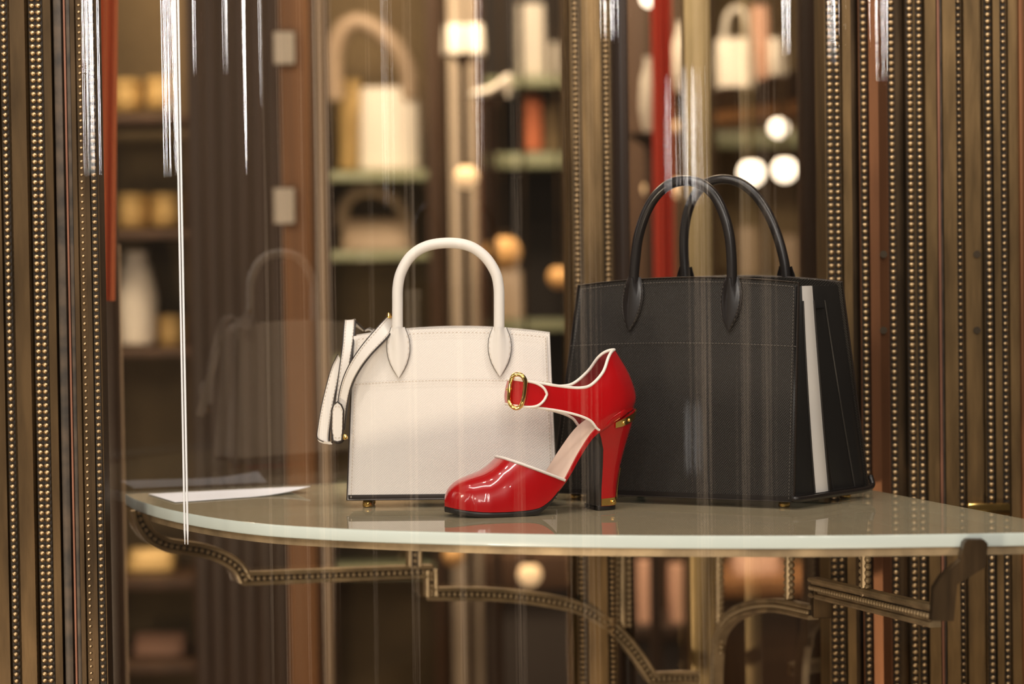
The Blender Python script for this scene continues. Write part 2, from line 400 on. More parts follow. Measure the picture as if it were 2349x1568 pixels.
# the narrow corner post and two dark posts behind it
def post(name, p0, p1, d, mat, depth=.05, bev=.006):
    a, b = at(p0, 784, d), at(p1, 784, d)
    return structure(box(name, ((a.x+b.x)/2, d+depth/2, 1.6), b.x-a.x, depth, 3.2, mat, bev=bev))
M['post_gold'] = pbr('post_gold', (.36, .25, .11), .42, .8, var=.35, vscale=12, stretch=(3, 3, .4))
M['dark_wood'] = pbr('dark_wood', (.055, .03, .018), .4, var=.4, vscale=10, stretch=(4, 4, .3))
M['brown_wood'] = pbr('brown_wood', (.11, .055, .026), .45, var=.35, vscale=8, stretch=(5, 5, .3))
post('trim_8', 1576, 1640, 3.03, M['post_gold'])
post('trim_9', 1412, 1450, 2.99, M['dark_wood'], bev=.012)
post('trim_13', 226, 262, 2.98, M['dark_wood'], bev=.004)
post('trim_10', 1842, 1898, 3.3, M['dark_wood'], bev=.012)

# ------------------------------------------------------------------ the shop behind the glass
M['olive'] = pbr('olive_cloth', (.27, .195, .10), .8, var=.3, vscale=6)
M['cabinet_wood'] = pbr('cabinet_wood', (.10, .052, .026), .45, var=.35, vscale=6, stretch=(5, 5, .4))
M['panel_wood'] = pbr('panel_wood', (.085, .045, .025), .45, var=.45, vscale=9, stretch=(6, 6, .15))
M['amber_wood'] = pbr('amber_wood', (.40, .19, .075), .45, var=.35, vscale=7, stretch=(5, 5, .2))
M['pale_stone'] = pbr('pale_stone', (.50, .41, .31), .6, var=.15, vscale=5)
M['dark_cloth'] = pbr('dark_cloth', (.05, .04, .035), .8)
M['cream_hide'] = pbr('cream_hide', (.86, .80, .70), .5)
M['beige_hide'] = pbr('beige_hide', (.48, .36, .25), .5)
M['peach_hide'] = pbr('peach_hide', (.62, .36, .25), .5)
M['gold_tin'] = pbr('gold_tin', (.66, .45, .17), .45, .2)
M['rust_cloth'] = pbr('rust_cloth', (.60, .17, .07), .7)
M['glass_green'] = pbr('shelf_plate', (.40, .44, .28), .3, coat=.5)
M['lamp_white'] = pbr('lamp_white', (1, .90, .76), .5, emit=5.5)
M['lamp_warm'] = pbr('lamp_warm', (1, .72, .42), .5, emit=.9)
M['lamp_amber'] = pbr('lamp_amber', (.80, .46, .17), .5, emit=.08)
def span(p0, p1, q0, q1, d):
    a, b_ = at(p0, (q0+q1)/2, d), at(p1, (q0+q1)/2, d); c, e = at((p0+p1)/2, q1, d), at((p0+p1)/2, q0, d)
    return a.x, b_.x, c.z, e.z
def fbox(name, p0, p1, q0, q1, d, dep, mat, parent, O_, bev=.006):
    x0, x1, z0, z1 = span(p0, p1, q0, q1, d)
    return box(name, ((x0+x1)/2-O_.x, d+dep/2-O_.y, (z0+z1)/2-O_.z), x1-x0, dep, z1-z0, mat, parent, min(bev, (x1-x0)*.3, (z1-z0)*.3, dep*.3))
def cabinet(label, p0, p1, d, dep, shelves, back, frame, side_px=14, plate=None, hgt=2.9):
    x0, x1 = at(p0, 784, d).x, at(p1, 784, d).x; O_ = Vector(((x0+x1)/2, d+dep/2, 0)); W = x1-x0
    t = empty('display_cabinet', label, 'cabinet', O_)
    box('back_panel', (0, dep/2-.012, hgt/2+.04), W, .02, hgt-.08, back, t)
    s = side_px*d/F
    for sg in (-1, 1): box('side_panel', (sg*(W/2-s/2), -.011, hgt/2), s, dep-.022, hgt, frame, t, .004)
    box('plinth', (0, 0, .05), W-2*s, dep-.05, .1, frame, t); box('top_board', (0, -.011, hgt-.02), W-2*s, dep-.03, .04, frame, t)
    for (py, th) in shelves:
        z = at((p0+p1)/2, py, d).z; box('shelf', (0, -.02, z-th/2), W-2*s-.002, dep-.05, th, plate or frame, t, .003)
    return t
def shelf_z(p0, p1, py, d): return at((p0+p1)/2, py, d).z
def far_bag(label, px0, px1, py0, py1, d, dep, mat, handle=None, hr=10, yaw=0, group=None, hmat=None):
    x0, x1, z0, z1 = span(px0, px1, py0, py1, d); W, H = x1-x0, z1-z0
    t = empty('handbag', label, 'handbag', ((x0+x1)/2, d+dep/2, z0), yaw, group); O_ = Vector(t.location)
    rows = []
    for (z, k, kd) in ((0, .96, .9), (.02*H, 1, 1), (.5*H, .98, .8), (.93*H, .93, .45), (H, .90, .38), (H*.99, .85, .30)):
        r = []
        for i in range(20):
            a = 2*math.pi*i/20; c, s = math.cos(a), math.sin(a)
            r.append((W/2*k*math.copysign(abs(c)**.35, c), dep/2*kd*math.copysign(abs(s)**.5, s), z))
        rows.append(r)
    V, Fc = loft(rows, closed_v=True, cap=True); mesh('body', V, Fc, mat, t)
    if handle:
        p = [at(px, py, d+dep*.35)-O_ for px, py in handle]
        tube('handle', catmull(p, 6), hr*d/F, hmat or mat, t, 10)
    return t
def far_tin(label, cx, cy, rpx, d, mat, group, hpx=None):
    h = (hpx or 2*rpx)*d/F; r = rpx*d/F; c = at(cx, cy, d)
    t = empty('round_tin', label, 'tin', (c.x, d, c.z-h/2), 0, group)
    lathe('body', [(r*.92, 0), (r, .006), (r, h*.68), (r*.97, h*.70)], mat, t); lathe('lid', [(r*1.02, h*.70), (r*1.03, h*.72), (r*1.02, h*.95), (r*.9, h), (.004, h)], mat, t)
    return t
def globe(label, cx, cy, rpx, d, mat, group=None):
    c = at(cx, cy, d); r = rpx*d/F; H = 3.2
    t = empty('globe_lamp', label, 'lamp', (c.x, c.y, c.z), 0, group)
    link('globe', sphere_me('globe', r, mat, 16, 10), None, t)
    lathe('collar', [(r*.5, r*.86), (r*.5, r*1.12), (r*.2, r*1.2)], M['bronze_dark'], t, seg=12)
    tube('stem', [(0, 0, r*1.15), (0, 0, H-c.z)], .004, M['bronze_dark'], t, 6)
    return t
def far_shoe(label, toe, heel, d, mat, hpx=70, group=None):
    """low pump seen from the side"""
    a, b_ = at(*toe, d), at(*heel, d); L = (b_-a).length; O_ = Vector((a.x, d, min(a.z, b_.z)))
    t = empty('pump', label, 'shoe', O_, 0, group); h = hpx*d/F; rows = []
    sx = 1 if b_.x > a.x else -1
    for (u, w_, zb, zt) in ((0, .02, .02, .06), (.06, .12, 0, .22), (.25, .17, 0, .34), (.45, .16, .02, .42), (.65, .12, .22, .6), (.85, .12, .42, .9), (.98, .08, .46, 1.0), (1, .02, .5, .96)):
        r = []
        for i in range(12):
            q = 2*math.pi*i/12; r.append((sx*u*L, w_*L*math.cos(q), h*((zb+zt)/2+(zt-zb)/2*math.sin(q))))
        rows.append(r)
    V, Fc = loft(rows, closed_v=True, cap=True); mesh('upper', V, Fc, mat, t)
    lathe('heel', [(.006, 0), (.007, h*.2), (.012, h*.48)], mat, t, (sx*L*.93, 0, 0), 10)
    return t
def drape(name, label, cat, p0, p1, q0, q1, d, mat, folds=5, amp=.02, lean=0):
    a, b_, z0, z1 = span(p0, p1, q0, q1, d); W = b_-a; rows = []
    for j in range(9):
        v = j/8; r = []
        for i in range(folds*8+1):
            u = i/(folds*8)
            r.append((W*(u-.5)+lean*(v-.5), amp*math.sin(u*folds*2*math.pi)*(1.1-.4*v), (z1-z0)*v))
        rows.append(r)
    V, Fc = solid(rows, .004); return tag(mesh(name, V, Fc, mat, None, ((a+b_)/2, d, z0), angle=80), label, cat)
def plain_post(name, label, cat, p0, p1, d, dep, mat, bev=.01, h=3.2):
    a, b_ = at(p0, 784, d), at(p1, 784, d); W = b_.x-a.x
    t = empty(name, label, cat, ((a.x+b_.x)/2, d+dep/2, 0))
    box('shaft', (0, 0, h/2), W, dep, h-.12, mat, t, min(bev, W*.3)); box('base', (0, 0, .03), W*1.15, dep*1.15, .06, mat, t, .004); box('capital', (0, 0, h-.03), W*1.15, dep*1.15, .06, mat, t, .004)
    return t
# left: olive cabinet with tins, behind rust cloth standing in for a reflection
cabinet('olive backed cabinet of round tins behind the left edge of the glass', 200, 446, 5.5, .35, [(262, .02), (528, .02), (800, .02), (1325, .03), (1520, .03)], M['olive'], M['cabinet_wood'], 10)
for i, (cx, cy, r, lab, mt) in enumerate(((290, 220, 37, 'gold round tin on the upper shelf, the left one of two', 'gold_tin'), (372, 214, 36, 'gold round tin on the upper shelf, the right one of two', 'gold_tin'),
        (303, 484, 40, 'gold round tin on the middle shelf, the left one of two', 'gold_tin'), (385, 482, 38, 'gold round tin on the middle shelf, the right one of two', 'gold_tin'), (394, 758, 36, 'gold round tin beside the tall white jar', 'gold_tin'))):
    far_tin(lab, cx, cy, r, 5.66, M[mt], 'round tins in the olive cabinet')
c = at(345, 795, 5.62)
lathe_o = lathe('tall_jar', [(.03, 0), (.045, .01), (.05, .12), (.035, .2), (.025, .22), (.03, .235), (.026, .236)], M['cream_hide'], None, (c.x-.03, 5.62, c.z), 20)
tag(lathe_o, 'tall pale jar in the olive cabinet above the paper sheet', 'jar')
far_bag('flat gold box bag low in the olive cabinet', 285, 400, 1262, 1309, 5.6, .1, M['gold_tin'])
far_bag('flat pink clutch on the lowest shelf of the olive cabinet', 300, 425, 1457, 1504, 5.6, .1, M['peach_hide'])
drape('rust_reflection', 'rust red cloth standing in for a reflection beside the left bronze pilaster', 'curtain', 226, 268, -80, 690, 2.90, M['rust_cloth'], 2, .008, .012)
drape('tan_curtain', 'narrow tan curtain hanging below the rust red cloth at the left pilaster', 'curtain', 262, 284, 560, 1640, 3.3, M['beige_hide'], 2, .012)
# brown panelling with an amber column and a pale post
a, b_ = at(436, 784, 4.3), at(765, 784, 4.3); PW = b_.x-a.x
pn = empty('panel_screen', 'dark brown wooden screen of upright boards left of the white handbag', 'screen', ((a.x+b_.x)/2, 4.32, 0))
nb = 9
for i in range(nb):
    box('board', ((i+.5)/nb*PW-PW/2, random.uniform(-.006, .006), 1.58), PW/nb-.005, .03, 3.1, M['panel_wood'], pn, .004)
box('foot_rail', (0, .025, .06), PW, .02, .12, M['panel_wood'], pn, .003); box('top_rail', (0, .025, 3.1), PW, .02, .1, M['panel_wood'], pn, .003)
plain_post('wooden_column', 'amber brown wooden column standing before the dark screen', 'column', 652, 716, 4.1, .06, M['amber_wood'])
plain_post('slim_post', 'slim pale brown post at the right end of the dark screen', 'post', 734, 752, 4.0, .02, M['beige_hide'])
for (q0, q1, lab) in ((66, 148, 'pale framed card on the amber column, the upper of two'), (426, 516, 'pale framed card on the amber column, the lower of two')):
    x0, x1, z0, z1 = span(622, 676, q0, q1, 4.05)
    t = empty('framed_card', lab, 'card', ((x0+x1)/2, 4.07, z0), 0, 'framed cards on the amber column')
    box('frame', (0, .008, (z1-z0)/2), x1-x0, .01, z1-z0, M['brown_wood'], t, .003); box('card', (0, 0, (z1-z0)/2), (x1-x0)*.86, .004, (z1-z0)*.9, M['cream_hide'], t)
# middle cabinet with the pale handbag
cabinet('tall dark cabinet holding the pale handbag with the big arched handle', 732, 1022, 6.4, .4, [(392, .025), (575, .025), (820, .03), (1120, .03), (1300, .03)], M['olive'], M['cabinet_wood'], 5, M['glass_green'])
plain_post('door_post', 'dark brown wooden post right of the pale cream handbag', 'post', 986, 1021, 6.25, .08, M['cabinet_wood'])
far_bag('pale cream handbag with big arched handle inside the middle cabinet', 818, 966, 196, 390, 6.5, .16, M['cream_hide'], [(768, 230), (765, 130), (784, 74), (820, 52), (866, 72), (908, 112), (936, 170), (940, 230)], 22, hmat=M['beige_hide'])
far_bag('ochre handbag half hidden behind the pale cream one', 772, 832, 178, 390, 6.66, .1, M['gold_tin'])
far_bag('taupe handbag with arched handle on the shelf below the pale cream one', 776, 950, 500, 572, 6.5, .16, M['beige_hide'], [(785, 520), (790, 470), (825, 440), (870, 440), (915, 468), (935, 520)], 14)
plain_post('cream_column', 'broad cream column right of the pale cream handbag', 'column', 1030, 1100, 6.1, .12, M['pale_stone'])
plain_post('red_post', 'thin red post along the right side of the cream column', 'post', 1101, 1109, 6.15, .03, M['copper'], .002)
# shelves right of the cream column
cabinet('open shelf unit with pale green shelf plates right of the cream column', 1112, 1312, 6.9, .4, [(175, .03), (350, .045), (735, .03), (1340, .05)], M['dark_cloth'], M['dark_wood'], 8, M['glass_green'])
far_bag('long pale upright clutch at the top right of the shelf unit', 1184, 1252, 5, 172, 6.95, .1, M['cream_hide'])
far_bag('small white bag at the right end of the shelf unit', 1262, 1286, 95, 172, 6.95, .1, M['cream_hide'])
far_bag('white handbag lifted on a stand before the cream column', 1012, 1112, 50, 122, 5.75, .14, M['cream_hide'])
far_shoe('white pump on a stand, pointing left', (1076, 220), (1172, 222), 5.7, M['cream_hide'], 55)
for (p0, p1, q, lab) in ((1040, 1084, 124, 'slim dark stand under the white handbag by the cream column'), (1118, 1134, 224, 'slim dark stand under the white pump')):
    c = at((p0+p1)/2, q, 5.77 if q < 200 else 5.7); h = c.z
    tag(lathe('display_stand', [(.034, 0), (.034, .012), (.012, .03), (.010, h-.03), (.03, h-.006), (.03, h)], M['dark_wood'], None, (c.x, c.y, 0), 16), lab, 'stand')
far_bag('rust coloured handbag on the lower green shelf plate', 1196, 1244, 215, 345, 6.95, .12, M['rust_cloth'])
far_bag('dark olive handbag at the right of the green shelf plates', 1248, 1290, 225, 345, 6.98, .12, M['olive'])
far_bag('brown satchel on the lower board of the shelf unit', 1120, 1200, 620, 732, 6.95, .12, M['beige_hide'], [(1135, 650), (1140, 600), (1160, 590), (1180, 600), (1186, 650)], 6)
globe('cream globe lamp hanging before the cream column', 1070, 405, 27, 5.6, M['lamp_warm'])
globe('amber globe lamp above the white handbag handle', 1154, 580, 42, 6.0, M['lamp_amber'])
globe('small peach globe lamp beside the middle bronze pilaster', 1282, 636, 26, 6.2, M['lamp_amber'])
globe('round cream lamp below the shelf between the bracket bars', 1215, 1317, 27, 5.2, M['lamp_warm'])
globe('faint amber lamp below the shelf left of the round cream lamp', 1040, 1275, 24, 5.4, M['lamp_amber'])
# between the middle pilaster and the corner post
drape('red_banner', 'long red cloth banner seen through the black handle', 'banner', 1503, 1545, -60, 880, 4.4, M['red_cloth'], 3, .015)
c = at(1492, 310, 4.9)
for (px, q0, q1, d, w_, lab) in ((1490, 130, 305, 4.9, 24, 'tall pale vase left of the red banner'), (1566, 50, 215, 5.2, 26, 'tall pale vase right of the red banner')):
    x0, x1, z0, z1 = span(px-w_, px+w_, q0, q1, d); r, h = (x1-x0)/2, z1-z0
    tag(lathe('vase', [(r*.5, 0), (r*.8, h*.1), (r, h*.35), (r*.85, h*.7), (r*.45, h*.92), (r*.5, h), (r*.4, h*.99)], M['cream_hide'], None, ((x0+x1)/2, d, z0), 20), lab, 'vase')
    st_ = at(px, q1, d).z
    tag(lathe('display_stand', [(.1, 0), (.1, .012), (.014, .03), (.012, st_-.03), (.05, st_-.006), (.05, st_)], M['dark_wood'], None, ((x0+x1)/2, d, 0), 16), 'slim dark stand under the '+lab, 'stand')
plain_post('wall_pier', 'brown wooden pier behind the red banner', 'column', 1440, 1600, 6.6, .2, M['cabinet_wood'])
for (px, py, r, d, mt, lab) in ((1724, 396, 30, 5.6, 'lamp_white', 'bright white lamp above the black handles, leftmost of the row'), (1800, 389, 28, 5.7, 'lamp_white', 'bright white lamp above the black handles, second of the row'),
        (1886, 385, 26, 5.8, 'lamp_white', 'bright white lamp beside the dark post, rightmost of the row'), (1786, 293, 22, 5.9, 'lamp_white', 'small white lamp above the row of bright lamps'),
        (1562, 432, 24, 5.35, 'lamp_warm', 'warm white lamp inside the left black handle'), (1492, 434, 18, 5.3, 'lamp_warm', 'dim warm lamp left of the red banner'), (1490, -4, 20, 5.1, 'lamp_white', 'white lamp at the top edge left of the red banner'),
        (1560, 290, 14, 5.9, 'lamp_warm', 'small warm lamp left of the corner post')):
    globe(lab, px, py, r, d, M[mt], 'hanging globe lamps')
# upper board with white bags on the right
bd = empty('wall_shelf', 'thick dark board carrying white bags right of the corner post', 'shelf', at(1745, 215, 6.0))
OBD = Vector(bd.location)
pts = [at(1640, 208, 5.9), at(1836, 158, 6.3), at(1836, 222, 6.3), at(1640, 248, 5.9)]
bk_ = [p+Vector((.05, .35, 0)) for p in pts]
mesh('board', [p-OBD for p in pts+bk_], [(0, 1, 2, 3), (7, 6, 5, 4), (0, 4, 5, 1), (1, 5, 6, 2), (2, 6, 7, 3), (3, 7, 4, 0)], M['dark_wood'], bd, angle=30)
lo = [at(1640, 250, 5.92), at(1836, 225, 6.32), at(1836, 262, 6.32), at(1640, 282, 5.92)]
bk_ = [p+Vector((.05, .3, 0)) for p in lo]
mesh('underside_glow', [p-OBD for p in lo+bk_], [(0, 1, 2, 3), (7, 6, 5, 4), (0, 4, 5, 1), (1, 5, 6, 2), (2, 6, 7, 3), (3, 7, 4, 0)], M['amber_wood'], bd, angle=30)  # amber colour stands in for orange light beneath the board
far_bag('white handbag on the thick dark board, largest of the pale bags there', 1646, 1738, 82, 200, 5.98, .16, M['cream_hide'], [(1660, 100), (1668, 40), (1690, 20), (1712, 40), (1722, 100)], 7)
far_bag('small white pouch at the right of the thick dark board', 1768, 1808, 84, 172, 6.14, .1, M['cream_hide'])
far_bag('peach upright bag behind the white pouch on the dark board', 1722, 1768, 10, 184, 6.22, .08, M['peach_hide'])
cabinet('tall brown cabinet under the thick dark board at the right', 1640, 1930, 7.2, .35, [(300, .05), (640, .03), (980, .03), (1375, .06), (1520, .05)], M['olive'], M['cabinet_wood'], 8, M['glass_green'])
far_bag('beige handbag in the right cabinet, framed by the rear black handle', 1690, 1745, 520, 636, 7.25, .12, M['beige_hide'])
far_bag('tan handbag in the right cabinet, beside the dark post', 1785, 1838, 540, 636, 7.25, .12, M['beige_hide'])
far_bag('cream pouch in the right cabinet above the black handbag rim', 1862, 1906, 560, 636, 7.25, .1, M['cream_hide'])
# under the shelf
def counter(label, p0, p1, q0, q1, d, dep, top, body):
    x0, x1, z0, z1 = span(p0, p1, q0, q1, d)
    t = empty('counter', label, 'counter', ((x0+x1)/2, d+dep/2, 0)); W = x1-x0
    box('worktop', (0, 0, z1-(z1-z0)/2), W, dep, z1-z0, top, t, .008); box('body', (0, .02, z0/2+.02), W*.96, dep*.92, z0-.05, body, t, .006); box('plinth', (0, .03, .02), W*.93, dep*.85, .04, M['dark_wood'], t)
    return t
counter('amber topped counter seen under the shelf at the right', 1655, 1935, 1330, 1368, 5.8, .4, M['amber_wood'], M['dark_wood'])
counter('reddish brown counter seen under the shelf in the middle', 1116, 1330, 1275, 1352, 6.0, .4, M['brown_wood'], M['dark_cloth'])
for (p0, p1, q0, q1, lab) in ((1462, 1512, 1290, 1432, 'peach upright bag under the shelf left of the corner post'), (1536, 1574, 1300, 1436, 'peach upright bag under the shelf touching the corner post')):
    far_bag(lab, p0, p1, q0, q1, 5.4, .1, M['peach_hide'])
counter('low dark bench carrying two peach bags under the shelf', 1420, 1600, 1434, 1470, 5.35, .25, M['dark_wood'], M['dark_cloth'])
far_bag('peach clutch on the amber topped counter', 1680, 1800, 1272, 1318, 5.9, .14, M['peach_hide'])
far_bag('peach grey clutch on the amber topped counter near the right pilaster', 1860, 1926, 1276, 1318, 5.9, .14, M['beige_hide'])

# ------------------------------------------------------------------ glass panes of the window
M['pane_front'] = pane_mat('pane_front', (.97, .96, .94), 1.6, .00014, 60)
M['pane_rear'] = pane_mat('pane_rear', (.88, .80, .70), 3.6, .00003, 30)
def pane(name, pts, mat, z0=.02, z1=3.18, th=.006):
    rows = [[(p[0], p[1], z0) for p in pts], [(p[0], p[1], z1) for p in pts]]
    n = len(pts)
    V = [Vector(p) for r in rows for p in r]; Fc = [(j, j+1, n+j+1, n+j) for j in range(n-1)]
    return structure(mesh(name, V, Fc, mat, angle=180))
SEAM = Vector((at(416, 600, 2.36).x, 2.36, 0))
fr = catmull([(-.459, 2.445, 0), SEAM, (-.245, 2.275, 0), (-.12, 2.205, 0), (.03, 2.155, 0), (.3, 2.105, 0), (.6, 2.10, 0), (.9, 2.15, 0)], 14)
si = 14
pane('window_1', fr[:si+1], M['pane_front'])
pane('window_2', fr[si:], M['pane_front'])
TIP = at_z(287, 1132, ZS)
CORNER = Vector((.275, 3.04, 0))
rear_dir = (Vector((CORNER.x, CORNER.y, 0))-Vector((TIP.x, TIP.y, 0))).normalized()
pane('window_3', [(TIP.x-.02, TIP.y+.008, 0), (at(1302, 784, CD).x, CD+.013, 0)], M['pane_rear'])
pane('window_4', [(at(1449, 784, 3.0).x, 3.0, 0), (at(1578, 784, 3.05).x, 3.05, 0)], M['pane_rear'])
pane('window_5', [(at(1640, 784, 3.075).x, 3.075, 0), (at(1922, 784, 2.765).x, 2.765, 0)], M['pane_rear'])
# white tubes at the pane seam, painting in a mirrored lamp's bright line
M['seam'] = pbr('polished_edge_and_glint', (.85, .86, .88), .25, emit=None, coat=1)
for k, dx in enumerate((-.0022, .0022)):
    t = (fr[si+1]-fr[si-1]).normalized()
    structure(tube('trim_%d' % (11+k), [SEAM+t*dx*1.0+Vector((0, 0, z)) for z in (CZ-.27, CZ-.255, CZ, CZ+.6, 3.1)], [.0004, .0011, .0011, .0011, .0011], M['seam'], seg=8))

# ------------------------------------------------------------------ glass shelf
shelf = empty('glass_shelf', 'bow-fronted pale glass shelf with aqua edge carrying the bags and the shoe', 'shelf', (0, 2.5, ZS))
front_px = [(287, 1132), (312, 1146), (367, 1163), (437, 1178), (524, 1192), (629, 1203), (803, 1213), (978, 1219), (1240, 1225), (1550, 1228), (1890, 1228), (2200, 1224)]
front = [at_z(px, py, ZS) for px, py in front_px]
e0, e1 = at_z(2000, 1124, ZS), at_z(2347, 1190, ZS)
ed = (e1-e0).normalized()
frc = e0+ed*((2.175-e0.y)/ed.y)
front = catmull(front, 6)+[frc+Vector((-.02, .0, 0)), frc+Vector((0, .008, 0))]
# rear corner: meeting of the rear line and of the right edge
rl0, rl1 = TIP, at_z(760, 1109, ZS)
rd = (rl1-rl0).normalized()
den = rd.x*(-ed.y)-rd.y*(-ed.x)
k = ((e0.x-rl0.x)*(-ed.y)-(e0.y-rl0.y)*(-ed.x))/den
RC = rl0+rd*k
outline = front+[RC]
O = Vector((0, 2.5, ZS)); TH = .0125
m_top, nt, b = new_mat('shelf_glass'); nt.nodes.remove(b)
out = nt.nodes['Material Output']
tr = nt.nodes.new('ShaderNodeBsdfTransparent'); tr.inputs[0].default_value = (.80, .82, .74, 1)
df = nt.nodes.new('ShaderNodeBsdfDiffuse'); df.inputs[0].default_value = (.72, .60, .39, 1)
gl = nt.nodes.new('ShaderNodeBsdfGlossy'); gl.inputs['Roughness'].default_value = .015
mx0 = nt.nodes.new('ShaderNodeMixShader'); mx0.inputs[0].default_value = .52
fz = nt.nodes.new('ShaderNodeFresnel'); fz.inputs[0].default_value = 1.5
mx1 = nt.nodes.new('ShaderNodeMixShader')
nt.links.new(tr.outputs[0], mx0.inputs[1]); nt.links.new(df.outputs[0], mx0.inputs[2])
nt.links.new(fz.outputs[0], mx1.inputs[0]); nt.links.new(mx0.outputs[0], mx1.inputs[1]); nt.links.new(gl.outputs[0], mx1.inputs[2])
nt.links.new(mx1.outputs[0], out.inputs[0])
M['shelf_glass'] = m_top
M['shelf_edge'] = pbr('shelf_edge', (.74, .84, .81), .3, coat=.5)
n = len(outline)
ctr = sum(outline, Vector())/n
V = [p-O for p in outline]+[p-O+Vector((0, 0, -TH)) for p in outline]
mesh('glass_plate', V, [tuple(range(n)), tuple(range(n, 2*n))], M['shelf_glass'], shelf, sm=False)
bev = .0012
rowsE = []
for (inn, z) in ((.0015, .0001), (.0004, -.0004), (0, -.0014), (0, -TH+.0014), (.0004, -TH+.0004), (.0015, -TH-.0001)):
    r = []
    for p in outline:
        q = p+(ctr-p).normalized()*inn
        r.append((q.x-O.x, q.y-O.y, z))
    rowsE.append(r)
V, Fc = loft(rowsE, closed_v=True)
mesh('polished_edge_and_glint', V, Fc, M['shelf_edge'], shelf, angle=50)

# ------------------------------------------------------------------ bronze bracket under the shelf
brk = empty('shelf_bracket', 'beaded bronze bracket frame holding up the glass shelf from below', 'bracket', (.25, 3.0, ZS))
OB = Vector((.25, 3.0, ZS))
BEAD_B = sphere_me('bracket_bead', .5, M['bracket_bronze'], 10, 6)
PA, PB, PH = Vector((.25, 2.985, 0)), Vector((-.45, 2.722, 0)), Vector((.443, 2.185, 0))
def arm_pts(pix, Q):
    nrm = Vector(((Q-PA).y, -(Q-PA).x, 0)).normalized()
    if nrm.y > 0: nrm = -nrm
    return [on_plane(px, py, PA, nrm)-OB for px, py in pix], nrm
def bar(name, path, nrm, hw=.0085, th=.006, ridge=.0025, bead=.0062, pitch=.0076):
    """a strip lying in a vertical plane with raised rims and a row of beads between them"""
    n = len(path); rows = []
    prof = [(-hw, th), (-hw, -th), (-hw+ridge, -th-.0015), (-hw+2*ridge, -th), (-hw+2.2*ridge, -th+.003), (hw-2.2*ridge, -th+.003), (hw-2*ridge, -th), (hw-ridge, -th-.0015), (hw, -th), (hw, th)]
    for i in range(n):
        t0 = (path[i]-path[i-1]).normalized() if i > 0 else (path[1]-path[0]).normalized()
        t1 = (path[i+1]-path[i]).normalized() if i < n-1 else t0
        t = (t0+t1).normalized(); s = t.cross(nrm).normalized()
        if s.z < 0 and abs(s.z) > .3: pass
        k = 1/max(.55, math.sqrt(max(0, (1+t0.dot(t1))/2)))
        rows.append([path[i]+s*(a*k)+nrm*(-b_) for a, b_ in prof])
    V, Fc = loft(rows, closed_v=True, cap=True)
    o = mesh(name, V, Fc, M['bracket_bronze'], brk, angle=35)
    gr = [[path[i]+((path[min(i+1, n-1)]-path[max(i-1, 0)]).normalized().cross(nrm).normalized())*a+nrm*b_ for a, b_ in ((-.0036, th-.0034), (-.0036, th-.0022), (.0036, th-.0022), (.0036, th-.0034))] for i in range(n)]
    V, Fc = loft(gr, closed_v=True, cap=True); mesh('groove_shade', V, Fc, M['patina_and_shade'], o)  # dark strip paints the shade behind the bracket beads
    acc = pitch*.5
    for i in range(n-1):
        L = (path[i+1]-path[i]).length; d = (path[i+1]-path[i]).normalized()
        while acc < L:
            bo = bpy.data.objects.new('bead', BEAD_B); COL.objects.link(bo); bo.parent = brk
            bo.location = path[i]+d*acc+nrm*(th-.0008); bo.scale = (bead, bead, bead); acc += pitch
        acc -= L
    return o
lp, ln = arm_pts([(316, 1168), (322, 1195), (345, 1228), (380, 1248), (420, 1255), (465, 1262), (510, 1277), (545, 1300), (562, 1330)], PB)
bar('curved_bar', catmull(lp, 5), ln)
lp, ln = arm_pts([(556, 1326), (943, 1311), (990, 1309)], PB); bar('straight_bar', lp, ln)
lp, ln = arm_pts([(950, 1250), (950, 1300)], PB); bar('hanger', lp, ln, hw=.009)
lp, ln = arm_pts([(988, 1306), (989, 1366)], PB); bar('drop_bar', lp, ln, hw=.008)
lp, ln = arm_pts([(982, 1361), (1060, 1361), (1138, 1363), (1240, 1374), (1335, 1396), (1405, 1440), (1455, 1495), (1496, 1556)], PB)
bar('curved_bar', catmull(lp, 5), ln)
lp, ln = arm_pts([(1490, 1555), (1600, 1553)], PB); bar('straight_bar', lp, ln)
rp, rn = arm_pts([(1643, 1600), (1646, 1510), (1655, 1450), (1682, 1413), (1725, 1393), (1785, 1388), (1866, 1404)], PH)
bar('curved_bar', catmull(rp, 5), rn)
rp, rn = arm_pts([(1866, 1346), (2145, 1412)], PH); bar('straight_bar', rp, rn, hw=.0115)
for pix in ([(1810, 1272), (1810, 1388)], [(1984, 1272), (1984, 1368)], [(1650, 1268), (1650, 1500)], [(1430, 1268), (1430, 1440)]):
    rp, rn = arm_pts(pix, PH if pix[0][0] > 1500 else PB)
    path = rp; nm = rn
    t = Vector((0, 0, 1)); side = nm.cross(t).normalized()
    V, Fc = [], []
    tube_data([path[0], path[1]], .0045, 8, V=V, Fc=Fc); mesh('hanger', V, Fc, M['bracket_bronze'], brk)
    for sg in (-1, 1):
        L = (path[1]-path[0]).length; kk = int(L/.0072)
        for i in range(kk):
            bo = bpy.data.objects.new('bead', BEAD_B); COL.objects.link(bo); bo.parent = brk
            bo.location = path[0]+(path[1]-path[0])*((i+.5)/kk)+side*(sg*.0085)-nm*.0; bo.scale = (.0078,)*3
def px_box(name, px0, px1, py0, py1, d, depth, mat, parent, O_, bev=.002):
    a, b_ = at(px0, py1, d), at(px1, py0, d)
    return box(name, ((a.x+b_.x)/2-O_.x, d+depth/2-O_.y, (a.z+b_.z)/2-O_.z), b_.x-a.x, depth, b_.z-a.z, mat, parent, bev)
px_box('step_block', 1866, 1911, 1354, 1418, 2.58, .03, M['bronze_brown'], brk, OB)
